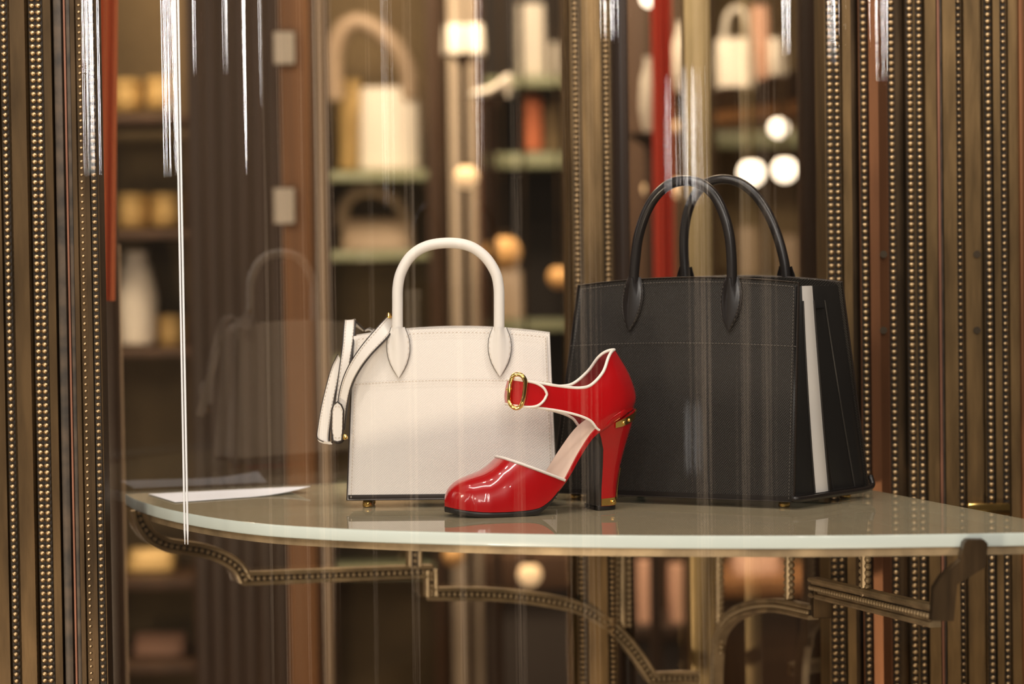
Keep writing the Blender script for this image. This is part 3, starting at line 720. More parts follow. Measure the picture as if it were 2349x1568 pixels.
V = [(px, py) for px, py in ((2138, 1424), (2188, 1424), (2196, 1340), (2262, 1300), (2266, 1246), (2258, 1238), (2220, 1238), (2212, 1246), (2204, 1284), (2160, 1322), (2142, 1350))]
pts = [at(px, py, 2.150)-OB for px, py in V]; m = len(pts)
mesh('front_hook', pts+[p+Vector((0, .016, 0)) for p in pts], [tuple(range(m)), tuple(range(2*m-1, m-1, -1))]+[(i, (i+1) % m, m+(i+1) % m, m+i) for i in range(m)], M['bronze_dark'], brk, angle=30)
# rim rail under the bowed front edge
rim = [p+(ctr-p).normalized()*.012 for p in outline[8:-2]]
rows = [[Vector((p.x, p.y, ZS-TH-.0006))-OB, Vector((p.x, p.y, ZS-TH-.0085))-OB, Vector((p.x, p.y+.012, ZS-TH-.0085))-OB, Vector((p.x, p.y+.012, ZS-TH-.0006))-OB] for p in rim]
V, Fc = loft(rows, closed_v=True, cap=True); mesh('rim_rail', V, Fc, M['bracket_bronze'], brk, angle=30)

# ------------------------------------------------------------------ sheet of paper on the shelf
q = [at_z(px, py, ZS+.0012) for px, py in ((340, 1132), (652, 1117), (712, 1129), (402, 1151))]
pap_rows = []
for i in range(13):
    s = i/12; a, b_ = q[0].lerp(q[1], s), q[3].lerp(q[2], s); r = []
    for j in range(9):
        p = a.lerp(b_, j/8); lift = .0075*max(0, (s-.55)/.45)**2*(j/8)
        r.append(p+Vector((0, 0, lift)))
    pap_rows.append(r)
c0 = sum(q, Vector())/4
V, Fc = solid([[p-c0 for p in r] for r in pap_rows], .0004)
tag(mesh('paper_sheet', V, Fc, M['paper'], None, c0), 'white paper sheet with curled corner lying on the left of the glass shelf', 'paper')

# ------------------------------------------------------------------ handbags
def stitches(pts_pairs, L=.0022, r=.0004):
    V, Fc = [], []
    for a, b_ in pts_pairs:
        n = max(1, int((b_-a).length/.0036)); d = (b_-a).normalized()
        for i in range(n):
            p = a+(b_-a)*((i+.5)/n)
            tube_data([p-d*L/2, p+d*L/2], r, 4, V=V, Fc=Fc)
    return V, Fc
class Bag:
    """local frame: x along the front, y into the bag, z up; origin on the shelf below the front left corner"""
    def __init__(s, name, label, fl, fr_, foot):
        d = (fr_-fl); s.yaw = math.atan2(d.y, d.x); s.Wb = Vector((d.x, d.y)).length; s.foot = foot
        s.root = empty(name, label, 'handbag', (fl.x, fl.y, ZS), s.yaw)
        s.Mx = Matrix.Translation((fl.x, fl.y, ZS)) @ Matrix.Rotation(s.yaw, 4, 'Z'); s.Mi = s.Mx.inverted()
    def loc(s, px, py, y):          # pixel on the local plane y = const
        p0 = s.Mx @ Vector((0, y, 0)); nn = s.Mx.to_3x3() @ Vector((0, 1, 0))
        return s.Mi @ on_plane(px, py, p0, nn)
    def panel(s, name, bl, br, tl, tr, arch, th, mat, edge, nx=24, nz=12, bow=0):
        bl, br, tl, tr = map(Vector, (bl, br, tl, tr))
        def f(u, v):
            p = bl.lerp(br, u).lerp(tl.lerp(tr, u), v); p = p.copy()
            p.z += arch*4*u*(1-u)*v**2
            p.y += bow*math.sin(math.pi*u)*math.sin(math.pi*min(1, v*1.0))
            return p
        rows = [[f(i/nx, j/nz) for i in range(nx+1)] for j in range(nz+1)]
        V, Fc = solid(rows, th)
        o = mesh(name, V, Fc, mat, s.root, angle=50)
        # painted edge all round
        if mat is M['white_leather']: th_e = .00045
        else: th_e = .0007
        rim = [f(i/nx, 0) for i in range(nx+1)]+[f(1, j/nz) for j in range(1, nz+1)]+[f(1-i/nx, 1) for i in range(1, nx+1)]+[f(0, 1-j/nz) for j in range(1, nz)]
        nrm = (br-bl).cross(tl-bl).normalized()
        rim = [p-nrm*(-th/2) for p in rim]
        if mat is M['white_leather']:
            low = [f(0, 1-j/nz)-nrm*(-th/2) for j in range(1, nz+1)]+[f(i/nx, 0)-nrm*(-th/2) for i in range(1, nx+1)]
            tube('painted_edge', low, .5, edge, o, 8, False, flat=[(abs(th)*.5, .0007)]*len(low), ref=nrm)
        else: tube('painted_edge', rim, .5, edge, o, 8, True, flat=[(abs(th)*.5, th_e)]*len(rim), ref=nrm)
        return o, f
    def stitch(s, name, pairs, mat, parent=None):
        V, Fc = stitches(pairs); stuff(mesh(name, V, Fc, mat, parent or s.root, sm=False))
def tab(name, top, tip, hw, nrm, th0, mat, parent, thread):
    """pointed leather tab where a handle leg is sewn on; top/tip local points on the panel"""
    ax = (tip-top); L = ax.length; ax.normalize(); sd = ax.cross(nrm).normalized()
    ks = [0, .06, .14, .24, .36, .48, .6, .72, .83, .92, .97, 1]
    hws = [.60, .68, .82, .94, 1.0, .98, .89, .73, .50, .26, .11, .02]
    ths = [1.0, .95, .85, .75, .66, .58, .5, .42, .36, .32, .3, .28]
    rows = []
    for k, h, t in zip(ks, hws, ths):
        c = top+ax*(L*k); r = []
        for i in range(13):
            a = math.pi*i/12; cc = -math.cos(a)
            hump = max(0, 1-(cc/.62)**2) if abs(cc) < .62 else 0
            z = .0022*min(1, 6*(1-abs(cc))) + (th0*t-.0022)*hump*(1 if k < .97 else .3) if th0*t > .0022 else .0022*min(1, 6*(1-abs(cc)))
            r.append(c+sd*(h*hw*cc)+nrm*z)
        rows.append(r)
    V, Fc = loft(rows); 
    base = len(V)
    rows2 = [[r[0]-nrm*.0005, r[-1]-nrm*.0005] for r in rows]
    o = mesh(name, V, Fc, mat, parent, angle=60)
    e = [r[0] for r in rows]+[r[-1] for r in rows[::-1]]
    tube('painted_edge', [p+nrm*.0003 for p in e], .00035, M['edge_paint'], o, 6)
    for sg in (0, 1):
        idx = 1 if sg == 0 else 11
        pts = [rows[i][idx].lerp(rows[i][6], .10)+nrm*.0006 for i in range(2, 11)]
        V, Fc = stitches([(pts[i], pts[i+1]) for i in range(len(pts)-1)])
        stuff(mesh('stitching', V, Fc, thread, o, sm=False))
    return o

# white bag
fl = at(796, 1148, 2.503); fl.z = 0
yaw_w = R(-2); Ww = .2318
wfr = fl+Vector((math.cos(yaw_w), math.sin(yaw_w), 0))*Ww
wb = Bag('white_handbag', 'small white leather handbag with one upright handle behind the red shoe', fl, wfr, .009)
rt = wb.root; ft = .009; HW = .1825; LEAN = .016; DB, DT = .050, .032
Wt0 = wb.loc(811, 770, LEAN); Wt1 = wb.loc(1260, 766, LEAN)
tz = (Wt0.z+Wt1.z)/2
fp, ff = wb.panel('front_panel', (0, 0, ft), (Ww, 0, ft), (Wt0.x, LEAN, tz), (Wt1.x, LEAN, tz), .0075, .0025, M['white_leather'], M['edge_paint'], bow=-.002)
bp_, bf = wb.panel('back_panel', (0, DB, ft), (Ww, DB, ft), (Wt0.x, LEAN+DT, tz+.001), (Wt1.x, LEAN+DT, tz+.001), .0085, -.0025, M['white_leather'], M['edge_paint'])
box('base', (Ww/2, DB/2, ft+.003), Ww-.002, DB, .006, M['edge_paint'], rt, .001)
def gusset(B, name, side, ffun, bfun, fb, ftp, offb, offt, mats, th=.0015, fold=None):
    u = 0 if side < 0 else 1
    K = len(fb); nz = 14
    for seg in range(K-1):
        rows = []
        for j in range(nz+1):
            v = .02+.965*j/nz; a, b2 = ffun(u, v), bfun(u, v); r = []
            for q in range(5):
                t = q/4
                f0 = fb[seg]+(fb[seg+1]-fb[seg])*t; f1 = ftp[seg]+(ftp[seg+1]-ftp[seg])*t
                o0 = offb[seg]+(offb[seg+1]-offb[seg])*t; o1 = offt[seg]+(offt[seg+1]-offt[seg])*t
                bul = .0030*math.sin(math.pi*t)*(1-v*.6)
                p = a.lerp(b2, f0+(f1-f0)*v); p.x -= side*((o0+(o1-o0)*v)-bul+.002)
                r.append(p)
            rows.append(r)
        V, Fc = solid(rows, th*side); go = mesh(name, V, Fc, mats[seg], B.root, angle=60)
        if seg > 0 and fold: tube('fold_glint', [r[0]+Vector((side*.0007, 0, 0)) for r in rows[:-1]], .0011, fold, go, 6)
for sd in (-1, 1):
    gusset(wb, 'gusset_pleat', sd, ff, bf, [0, .25, .5, .75, 1], [0, .25, .5, .75, 1], [0, .010, .002, .010, 0], [0, .016, .006, .016, 0], [M['white_smooth']]*4)
box('inner_lining', ((Wt0.x+Wt1.x)/2, LEAN+DT/2, tz-.03), (Wt1.x-Wt0.x)*.9, DT*.86, .003, M['white_lining'], rt)
for x in (.022, Ww-.022):
    for y in (.013, DB-.013):
        lathe('foot', [(.003, .0), (.0058, .0005), (.0064, .003), (.0058, .006), (.004, .0092)], M['gold'], rt, (x, y, 0), 14)
def stitch_line(f, pts, off): return [(f(*pts[i])+off, f(*pts[i+1])+off) for i in range(len(pts)-1)]
offn = Vector((0, -.0028, 0))
def panel_stitch(B, f, thread, seam_v, ins, off=offn):
    N = 12
    line = [(i/N, seam_v) for i in range(N+1)]; pr = stitch_line(f, line, off)
    e = ins; pr += stitch_line(f, [(e+(1-2*e)*i/N, 1-e*1.1) for i in range(N+1)], off)
    pr += stitch_line(f, [(e, .01+(1-.01-e*1.1)*i/N) for i in range(N+1)], off)+stitch_line(f, [(1-e, .01+(1-.01-e*1.1)*i/N) for i in range(N+1)], off)
    B.stitch('stitching', pr, thread)
panel_stitch(wb, ff, M['white_thread'], .705, .020)
# handle of the white bag
yh = LEAN-.004
hp = [(913, 800), (912, 757), (912, 700), (913, 655), (922, 620), (944, 586), (980, 564), (1029, 557), (1076, 564), (1112, 588), (1136, 624), (1144, 658), (1145, 700), (1145, 757), (1146, 800)]
hpth = catmull([wb.loc(px, py, yh) for px, py in hp], 6)
hd = empty('x', '', ''); bpy.data.objects.remove(hd)
H1 = tube('handle', hpth, .0060, M['white_smooth'], rt, 14)
for (tx, tp) in ((913, (915, 866)), (1146, (1147, 863))):
    top = wb.loc(tx, 750, LEAN-.003); tip = wb.loc(tp[0], tp[1], LEAN*.72-.004)
    ax = (tip-top).normalized(); nr = Vector((0, -1, -LEAN/HW)).normalized()
    tab('handle_tab', top, tip, .0130, nr, .0095, M['white_smooth'], H1, M['white_thread'])
# back handle folded down behind is hidden by the bag; shoulder strap of the white bag
def ribbon(name, pairs, B, mat, n=8, th=.0024, thread=None):
    """pairs: (left px, right px, local y left, local y right)"""
    Lp = catmull([B.loc(a[0], a[1], y0) for a, b_, y0, y1 in pairs], n); Rp = catmull([B.loc(b_[0], b_[1], y1) for a, b_, y0, y1 in pairs], n)
    rows = [[l.lerp(r_, t) for t in (0, .25, .5, .75, 1)] for l, r_ in zip(Lp, Rp)]
    V, Fc = solid(rows, -th); o = mesh(name, V, Fc, mat, B.root, angle=60)
    for e in (0, -1):
        pth = [r[e] for r in rows]
        V2, F2 = tube_data(pth, .0006 if e == 0 else .0011, 6); mesh('painted_edge', V2, F2, M['edge_paint'], o)
    if thread:
        pr = []
        for e in (.14, .86):
            for i in range(len(rows)-1):
                a = rows[i][0].lerp(rows[i][-1], e); b2 = rows[i+1][0].lerp(rows[i+1][-1], e)
                nn = (rows[i][-1]-rows[i][0]).cross(rows[i+1][0]-rows[i][0]).normalized()
                sgn = -1 if nn.y > 0 else 1
                pr.append((a+nn*sgn*.0004, b2+nn*sgn*.0004))
        V3, F3 = stitches(pr, .002, .0004); stuff(mesh('stitching', V3, F3, thread, o, sm=False))
    return o
ribbon('strap', [((812, 740), (836, 756), .075, .075), ((793, 735), (814, 736), .045, .045), ((790, 740), (815, 738), .028, .030), ((786, 790), (810, 790), .012, .014), ((778, 850), (800, 850), .006, .008), ((768, 930), (786, 930), .002, .004)], wb, M['white_smooth'], thread=M['white_thread'])
ribbon('strap', [((895, 718), (905, 738), .030, .030), ((870, 745), (893, 768), .010, .010), ((830, 792), (852, 812), -.004, -.003), ((800, 838), (824, 850), -.007, -.006), ((783, 880), (806, 888), -.006, -.005), ((775, 928), (796, 934), -.003, -.003), ((776, 985), (790, 985), .0, .0)], wb, M['white_smooth'], thread=M['white_thread'])
ribbon('strap', [((775, 812), (784, 830), .030, .030), ((758, 850), (778, 862), .026, .024), ((740, 920), (765, 925), .020, .016), ((730, 975), (757, 978), .014, .010), ((728, 1003), (755, 1011), .008, .006), ((742, 1013), (762, 1014), .002, .001)], wb, M['white_smooth'], thread=M['white_thread'])
ribbon('strap', [((836, 756), (848, 752), .078, .078), ((846, 752), (862, 757), .07, .07), ((856, 757), (872, 766), .055, .055)], wb, M['white_smooth'])
# strap keeper
kp = [(764, 1010), (760, 985), (761, 940), (765, 928), (774, 921), (783, 928), (788, 940), (787, 985), (784, 1010), (774, 1013)]
kpts = [wb.loc(px, py, -.010) for px, py in kp]; m = len(kpts)
ko = mesh('strap_keeper', kpts+[p+Vector((0, .004, 0)) for p in kpts], [tuple(range(m)), tuple(range(2*m-1, m-1, -1))]+[(i, (i+1) % m, m+(i+1) % m, m+i) for i in range(m)], M['white_smooth'], rt, angle=30)
tube('painted_edge', kpts, .0010, M['edge_paint'], ko, 6, True)
cc = sum(kpts, Vector())/m
V3, F3 = stitches([(kpts[i].lerp(cc, .18)+Vector((0, -.0004, 0)), kpts[(i+1) % m].lerp(cc, .18)+Vector((0, -.0004, 0))) for i in range(m)], .002, .0004)
stuff(mesh('stitching', V3, F3, M['white_thread'], ko, sm=False))
tube('strap_ring', [wb.loc(775+14*math.cos(a), 1004+12*math.sin(a), -.004+.006*math.cos(a)) for a in [i*math.pi/12 for i in range(24)]], .0011, M['edge_paint'], rt, 8, True)
lathe('strap_stud', [(.001, -.003), (.0035, -.002), (.004, 0), (.002, .003)], M['gold'], rt, wb.loc(790, 1002, -.004), 12)
lathe('strap_stud', [(.001, -.003), (.0035, -.002), (.004, 0), (.002, .003)], M['gold'], rt, wb.loc(893, 724, .026), 12)

# black bag
bfl = at_z(1266, 1129.5, ZS+.008); bfr = at_z(1822, 1151, ZS+.008); bfl.z = bfr.z = 0
bb = Bag('black_handbag', 'large black leather handbag with two handles and a white striped pleated side', bfl, bfr, .008)
rt = bb.root; ft = .008; Wb = bb.Wb; LEAN = .030
rr = bb.Mi @ at_z(1992, 1124, ZS+.008)      # rear right base corner
DBb = rr.y; shift = rr.x-Wb
Tl, Tr = bb.loc(1328, 653, LEAN), bb.loc(1833, 650, LEAN)
tz = (Tl.z+Tr.z)/2; DTb = DBb-.052
Rr = bb.loc(1931, 646, DTb)
fp, ff = bb.panel('front_panel', (0, 0, ft), (Wb, 0, ft), (Tl.x, LEAN, tz), (Tr.x, LEAN, tz), .0075, .003, M['black_leather'], M['edge_paint'], bow=-.003)
bp_, bf = bb.panel('back_panel', (shift, DBb, ft), (Wb+shift, DBb, ft), (Rr.x-(Tr.x-Tl.x), DTb, tz), (Rr.x, DTb, tz), .0085, -.003, M['black_leather'], M['edge_paint'])
V = [(0, 0), (Wb, 0), (Wb+shift, DBb), (shift, DBb)]
mesh('base', [(x, y, ft+.0005) for x, y in V]+[(x, y, ft+.006) for x, y in V], [(3, 2, 1, 0), (4, 5, 6, 7)]+[(i, (i+1) % 4, 4+(i+1) % 4, 4+i) for i in range(4)], M['black_smooth'], rt, angle=30)
tube('base_piping', catmull([(Wb-.002, -.002, ft+.004), (Wb+.006, .006, ft+.003), (Wb+shift*.5+.006, DBb*.5, ft+.003), (Wb+shift+.005, DBb-.008, ft+.004), (Wb+shift+.002, DBb+.002, ft+.016)], 6), .0032, M['black_smooth'], rt, 10)
FB = [0, .14, .30, .49, .67, .86, 1]; FT = [0, .05, .14, .42, .60, .76, 1]
OBt = [0, .011, .001, .001, .012, .002, .0]; OT = [0, .016, .002, .004, .022, .010, .0]
for sd in (-1, 1):
    gusset(bb, 'gusset_pleat', sd, ff, bf, FB, FT, OBt, OT, [M['black_pleat'], M['black_pleat'], M['white_smooth'], M['black_pleat'], M['black_pleat'], M['black_pleat']], fold=M['fold_highlight'])
for o in bpy.data.objects:
    if o.parent == rt and o.name.startswith('gusset_pleat') and o.data.materials[0] == M['white_smooth']: o['label'] = 'white leather stripe'
cxm = (Tl.x+Rr.x)/2
mesh('inner_lining', [(Tl.x+.008, LEAN+.004, tz-.028), (Tr.x-.012, LEAN+.004, tz-.028), (Rr.x-.012, DTb-.004, tz-.028), (Rr.x-(Tr.x-Tl.x)+.008, DTb-.004, tz-.028)], [(0, 1, 2, 3)], M['black_pleat'], rt)
for (x, y) in ((.02, .02), (Wb-.02, .02), (Wb+shift-.02, DBb-.02), (shift+.02, DBb-.02)):
    lathe('foot', [(.003, .0), (.0058, .0005), (.0064, .003), (.0058, .005), (.004, .0085)], M['gold'], rt, (x, y, 0), 14)
panel_stitch(bb, ff, M['black_thread'], .708, .018)
yh = LEAN-.005
hp = [(1453, 700), (1454, 640), (1458, 590), (1465, 540), (1481, 490), (1504, 450), (1535, 423), (1572, 414), (1608, 422), (1638, 447), (1660, 490), (1673, 540), (1678, 590), (1679, 640), (1680, 700)]
H1 = tube('handle', catmull([bb.loc(px, py, yh) for px, py in hp], 6), .0058, M['black_smooth'], rt, 14)
for (tx, tp) in ((1456, (1443, 759)), (1680, (1671, 759))):
    top = bb.loc(tx, 634, LEAN-.003); tip = bb.loc(tp[0], tp[1], LEAN*.76-.004)
    nr = Vector((0, -1, -LEAN/.23)).normalized()
    tab('handle_tab', top, tip, .0125, nr, .0095, M['black_smooth'], H1, M['black_thread'])
yb = DTb+.005
hp = [(1573, 690), (1572, 630), (1569, 580), (1570, 530), (1578, 485), (1594, 448), (1620, 421), (1657, 411), (1697, 419), (1733, 447), (1762, 490), (1783, 540), (1797, 590), (1803, 630), (1806, 690)]
H2 = tube('handle', catmull([bb.loc(px, py, yb) for px, py in hp], 6), .0056, M['black_smooth'], rt, 14)
for (tx, tp) in ((1573, (1570, 735)), (1802, (1806, 735))):
    top = bb.loc(tx, 610, DTb+.004); tip = bb.loc(tp[0], tp[1], DTb+.012)
    tab('handle_tab', top, tip, .0125, Vector((0, 1, -.15)).normalized(), .0095, M['black_smooth'], H2, M['black_thread'])

# ------------------------------------------------------------------ red shoe
YAW = R(20); SO = Vector((at(1020, 1150, 2.397).x, 2.397, ZS+.0003))
shoe = empty('red_shoe', 'red patent high heel shoe with white piping and gold buckle', 'shoe', SO, YAW)
SM = Matrix.Translation(SO) @ Matrix.Rotation(YAW, 4, 'Z'); SI = SM.inverted(); SN = SM.to_3x3() @ Vector((0, 1, 0))
def S(px, py, v):          # pixel on the shoe's lengthwise plane y = v (metres; near side negative)
    return SI @ on_plane(px, py, SM @ Vector((0, v, 0)), SN)
mm = .001
UB = [0, 2, 6, 12, 22, 38, 60, 91, 108, 124, 141, 160, 180, 196, 206, 212]
BW = [0, 9, 16.5, 23, 30, 36, 39.5, 40, 37, 33, 29.5, 27, 26.5, 23, 15, 0]
def bw(u): return interp(u, UB, BW)
UW = [0, 12, 35, 70, 91, 102, 112, 124, 141, 160, 180, 200, 212]
WF = [11, 8.5, 6, 6, 8, 13, 21, 35, 61, 85, 98, 108, 113]
def wf(u): return sinterp(u, UW, WF)
# vamp
UT = [0, 4, 11, 20, 30, 42, 52, 61, 75, 95, 125]
HT = [17, 27, 34.5, 39.5, 43, 47, 52.5, 60, 71, 84, 100]
def ht(u): return sinterp(u, UT, HT)
NT, NA = 40, 36
def vamp_w(u, t):
    base = wf(u); return base+max(.5, ht(u)-base)*(math.sin(math.pi*t)**.92)
def uend(t):               # where the section meets the sloping line of the opening
    best, bu = 1e9, 61
    for k in range(0, 361):
        u = 58+k*.2; e_ = abs(vamp_w(u, t)-(60.5-(u-61)*.40))
        if e_ < best-1e-9: best, bu = e_, u
    return bu
UE = [uend(i/NT) for i in range(NT+1)]
grid = []
for a in range(NA+1):
    row = []
    for i in range(NT+1):
        t = i/NT; f = a/NA; u = UE[i]*(f**1.7); th = math.pi*t
        b_ = bw(u); c, s_ = math.cos(th), math.sin(th)
        ex = .78
        v = -b_*math.copysign(abs(c)**ex, c)*(1+.03*math.sin(th)*0)
        base = wf(u); h = max(.5, ht(u)-base)
        w_ = base+h*(abs(s_)**.92)
        # the foot rises inside: sides lean in over the instep
        row.append(Vector((u*mm, v*mm, w_*mm)))
    grid.append(row)
V, Fc = solid(grid, -.0012)
mesh('vamp', V, Fc, M['red_patent'], shoe, angle=70)
tube('piping', [p+Vector((0, 0, .0004)) for p in grid[-1]], .00165, M['piping'], shoe, 10)
# outsole under the forepart
def sole_ring(u0, u1, n, inset, zf):
    near, far = [], []
    for i in range(n+1):
        f = i/n; u = u0+(u1-u0)*(1-math.cos(f*math.pi/2) if u0 == 0 else f); b_ = max(0, bw(u)-inset)
        near.append(Vector((u*mm, -b_*mm, zf(u)*mm))); far.append(Vector((u*mm, b_*mm, zf(u)*mm)))
    return near, far
def bot(u): return sinterp(u, [0, 12, 30, 50, 90, 100, 110, 124, 141, 160, 172], [5, 2.6, .5, 0, 1.0, 6.5, 15, 31, 57, 80, 90])
def slab(name, u0, u1, inset, zlo, zhi, mat, n=40, bevel=.8):
    rings = []
    for (ins, zf) in ((inset+bevel, zlo), (inset, lambda u: zlo(u)+bevel), (inset, lambda u: zhi(u)-bevel*.5), (inset+bevel*.5, zhi)):
        a, b_ = sole_ring(u0, u1, n, ins, zf); rings.append((a, b_))
    V, Fc = [], []
    per = 2*(n+1)
    for a, b_ in rings: V += a+b_[::-1]
    for r in range(3):
        for k in range(per):
            l = (k+1) % per; Fc.append((r*per+k, r*per+l, (r+1)*per+l, (r+1)*per+k))
    for r, fl_ in ((0, 1), (3, 0)):
        for k in range(n):
            q = (r*per+k, r*per+k+1, r*per+per-2-k, r*per+per-1-k); Fc.append(q if not fl_ else q[::-1])
    return mesh(name, V, Fc, mat, shoe, angle=50)
slab('outsole', 0, 124, 1.0, bot, lambda u: wf(u)-.5, M['sole'])
slab('shank', 116, 212, 0.0, lambda u: wf(u)-interp(u, [116, 134], [1.5, 6.5]), lambda u: wf(u)+1, M['red_patent'])
slab('insole', 40, 209, 2.6, lambda u: wf(u)+.8, lambda u: wf(u)+2.2, M['insole'], bevel=.3)
# quarter with ankle strap: rings of (low, middle, upper middle, top)
st = [ # (px,py,v) low / m1 / m2 / up, v in mm on the near side
    ((1161, 926, -0), (1160, 907, -0), (1164, 887, -0), (1167, 870, -0)),
    ((1172, 928, -9), (1171, 908, -9.5), (1174, 888, -9.5), (1178, 871, -9)),
    ((1200, 931, -18), (1200, 910, -18.5), (1203, 890, -18.5), (1207, 874, -18)),
    ((1245, 936, -24), (1245, 915, -24.5), (1247, 895, -24.5), (1249, 880, -24)),
    ((1290, 943, -26.5), (1290, 921, -27), (1290, 902, -27), (1290, 886, -26.5)),
    ((1330, 953, -27.5), (1330, 929, -28.5), (1330, 907, -28.5), (1330, 889, -27)),
    ((1356, 965, -27.5), (1356, 937, -28.8), (1356, 909, -28), (1357, 882, -26)),
    ((1376, 986, -27.0), (1378, 947, -28.5), (1381, 900, -27), (1384, 853, -22)),
    ((1404, 967, -25), (1411, 931, -26), (1409, 878, -23), (1396, 821, -15)),
    ((1434, 950, -17), (1441, 919, -18), (1432, 867, -15), (1404, 806, -8)),
    ((1453, 935, 0), (1458, 905, 0), (1442, 856, 0), (1410, 801, 0))]
near = [[S(*p[:2], p[2]*mm) for p in s_] for s_ in st]
near = [catmull(s_, 5) for s_ in near]
far = [[Vector((p.x, -p.y, p.z)) for p in s_] for s_ in near[1:-1]][::-1]
loop = near+far
cols = [catmull([loop[i][j] for i in range(len(loop))], 6, True) for j in range(len(loop[0]))]
K = len(cols[0])
rows = [[cols[j][i % K] for j in range(len(cols))] for i in range(K)]
V, Fc = loft(rows, closed_u=True)
# inner face, offset inwards
cen = sum((r[7] for r in rows), Vector())/K
inn = []
for i in range(K):
    r = []
    for j in range(len(cols)):
        a = rows[(i+1) % K][j]-rows[i-1][j]; b_ = rows[i][min(j+1, len(cols)-1)]-rows[i][max(j-1, 0)]
        nn = a.cross(b_).normalized()
        d = Vector((cen.x-rows[i][j].x, cen.y-rows[i][j].y, 0))
        if nn.dot(d) < 0: nn = -nn
        r.append(rows[i][j]+nn*.0016)
    inn.append(r)
mesh('quarter', V, Fc, M['red_patent'], shoe, angle=70)
V, Fc = loft(inn, closed_u=True); mesh('quarter_lining', V, Fc, M['red_lining'], shoe, angle=70)
tube('piping', [r[-1].lerp(q_[-1], .5) for r, q_ in zip(rows, inn)], .0017, M['piping'], shoe, 10, True)
lowl = [r[0].lerp(q_[0], .5) for r, q_ in zip(rows, inn)]
i7 = 7*6; tube('piping', lowl[:i7+1], .0015, M['piping'], shoe, 10)
tube('piping', lowl[K-i7:]+[lowl[0]], .0015, M['piping'], shoe, 10)
# buckled end of the strap
def strap_v(px): return interp(px, [1160, 1172, 1200, 1245, 1290], [0, -9.5, -18.5, -24.5, -27])
def strap_pt(px, py, off): return S(px, py, (strap_v(px)-off)*mm)
up_ = [(1175, 869), (1190, 871), (1210, 874), (1228, 878), (1240, 884), (1249, 892), (1254, 902)]
lo_ = [(1171, 929), (1188, 931), (1208, 933), (1226, 932), (1238, 927), (1248, 917), (1254, 905)]
rws = []
for (a, b_) in zip(catmull([strap_pt(x, y, 2.0) for x, y in up_], 4), catmull([strap_pt(x, y, 2.0) for x, y in lo_], 4)):
    rws.append([a.lerp(b_, t) for t in (0, .2, .4, .6, .8, 1)])
V, Fc = solid(rws, .0016); so = mesh('strap_end', V, Fc, M['red_patent'], shoe, angle=70)
pp = [r[0] for r in rws]+[r[-1] for r in rws[::-1]]
tube('piping', [p+Vector((0, -.0006, 0)) for p in pp], .0014, M['piping'], so, 8)
bk = [(1177, 862), (1187, 858), (1198, 862), (1205, 875), (1204, 895), (1200, 918), (1194, 931), (1184, 936), (1173, 930), (1168, 918), (1169, 895), (1172, 875)]
bpth = catmull([strap_pt(px, py, 4.5 if px > 1180 else 5.5) for px, py in bk], 5, True)
bkl = tube('buckle', bpth, .0022, M['gold'], shoe, 12, True, flat=[(.0030, .0023)]*len(bpth))
tube('buckle_prong', [strap_pt(1164, 893, 4), strap_pt(1169, 892, 5.5), strap_pt(1175, 892, 6)], [.0018, .0014, .0012], M['gold'], bkl, 10)
# heel: D-shaped sections between near front corner and the back
hs = [  # (near front corner px, back px at v=0, half width mm)
    ((1379, 1162), (1408, 1158), 19), ((1380, 1120), (1411, 1110), 19), ((1383, 1070), (1420, 1062), 19.5),
    ((1384, 1030), (1432, 1018), 21), ((1379, 1004), (1445, 975), 23.5), ((1373, 986), (1455, 936), 24.8)]
secs = []
for (pf, pb, hw) in hs:
    f0, b0 = S(*pf, -hw*mm), S(*pb, 0)
    secs.append((f0.x, f0.z, b0.x, b0.z, hw*mm))
secs[0] = (secs[0][0], .0045, secs[0][2], .0045, secs[0][4])
def heel_row(s_, grow=0.0, n=16):
    uf, zf_, ub, zb_, hw = s_; r = []
    for i in range(n+1):
        a = -math.pi/2+math.pi*i/n
        k = max(0, math.cos(a))**.62
        v = (hw+grow)*math.sin(a)
        r.append(Vector((uf+(ub+grow-uf)*k, v, zf_+(zb_-zf_)*k)))
    return r
def heel_at(f, grow=0.0):
    x = f*(len(secs)-1); i = min(int(x), len(secs)-2); t = x-i
    return heel_row(tuple(secs[i][q]+(secs[i+1][q]-secs[i][q])*t for q in range(5)), grow)
rows = [heel_at(i/25) for i in range(26)]
for r in rows:
    for p in r: p.z = min(p.z, (wf(p.x/mm)+.5)*mm) if p.x < .178 else p.z
V, Fc = loft(rows, cap=True); mesh('heel', V, Fc, M['red_patent'], shoe, angle=40)
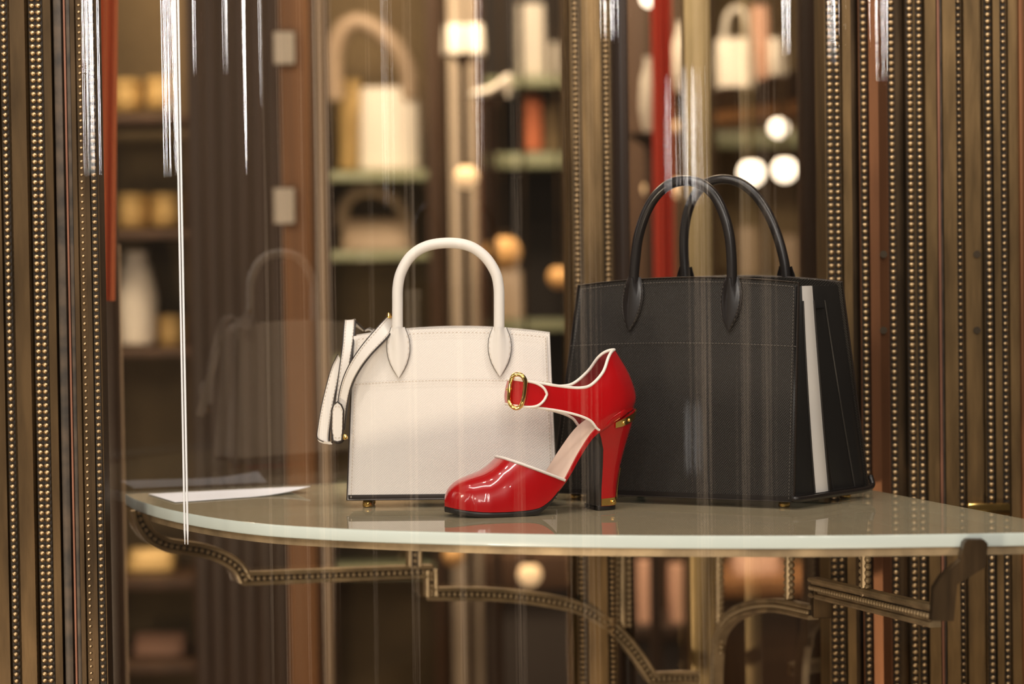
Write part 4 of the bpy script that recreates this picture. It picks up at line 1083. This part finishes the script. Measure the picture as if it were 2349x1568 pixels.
# dark front of the heel, arching into the shank
rowsb = []
for i in range(26):
    r = heel_at(i/25); a, b_ = r[0], r[-1]; f = i/25
    fwd = .0035+.014*max(0, (f-.60)/.40)**2
    rowsb.append([a+Vector((.0002, .0006, 0)), a+Vector((-fwd*.7, .0012, 0)), a.lerp(b_, .5)+Vector((-fwd+.0012, 0, 0)), b_+Vector((-fwd*.7, -.0012, 0)), b_+Vector((.0002, -.0006, 0))])
for r in rowsb:
    for p in r: p.z = min(p.z, (wf(p.x/mm)-5.5)*mm)
V, Fc = loft(rowsb, closed_v=True, cap=True); mesh('heel_breast', V, Fc, M['heel_stack'], shoe, angle=50)
rows = [heel_row((secs[0][0]-.004, z, secs[0][2]+g, z, secs[0][4]+g)) for z, g in ((0, -.0004), (.0006, .0002), (.0044, .0002), (.0050, -.0002))]
V, Fc = loft(rows, cap=True); mesh('top_lift', V, Fc, M['sole'], shoe, angle=40)
# gold fittings: a collar at the top of the back and a cap above the lift
def collar(name, f0, f1, i0, i1, mat, grow=.0009, skew=None):
    rws = []
    for k in range(9):
        r = heel_at(f0+(f1-f0)*k/8, grow); rr_ = heel_row
        rws.append([r[i] for i in range(i0, i1+1)])
    if skew:
        for k, rw in enumerate(rws):
            for i, p in enumerate(rw): p.z += skew(i/(len(rw)-1))
    V, Fc = solid(rws, .0006); return mesh(name, V, Fc, mat, shoe, angle=50)
def collar_pt(i, q, grow):       # q from 0 (seam under the quarter) to 1 (lower edge of the plate)
    top, low = heel_at(1.0)[i], heel_at(.8)[i]
    drop = .0095*min(1, math.sqrt(max(0.0, 1-((8-i)/7.6)**6)))
    f = 1-.2*min(1, q*drop/max(1e-6, (top-low).length))
    return heel_at(f, grow)[i]
rws = [[collar_pt(i, k/6, .0012) for i in range(1, 16)] for k in range(7)]
V, Fc = solid(rws, .0006); gc = mesh('heel_collar', V, Fc, M['gold'], shoe, angle=50)
gb = collar('heel_cap', .005, .085, 0, 16, M['gold'])
tube('heel_cap_rib', [heel_at(f, .0012)[7] for f in (.05, .15, .25, .36)], .0008, M['gold'], shoe, 8)
stud = sphere_me('stud', .0019, M['gold'], 12, 8, (1, .7, 1))
for (f, i) in ((.885, 2), (.895, 3)):
    o = link('stud', stud, None, gc); o.location = collar_pt(i, .55, .0022)
o = link('stud', stud, None, gb); o.location = heel_at(.042, .0018)[2]
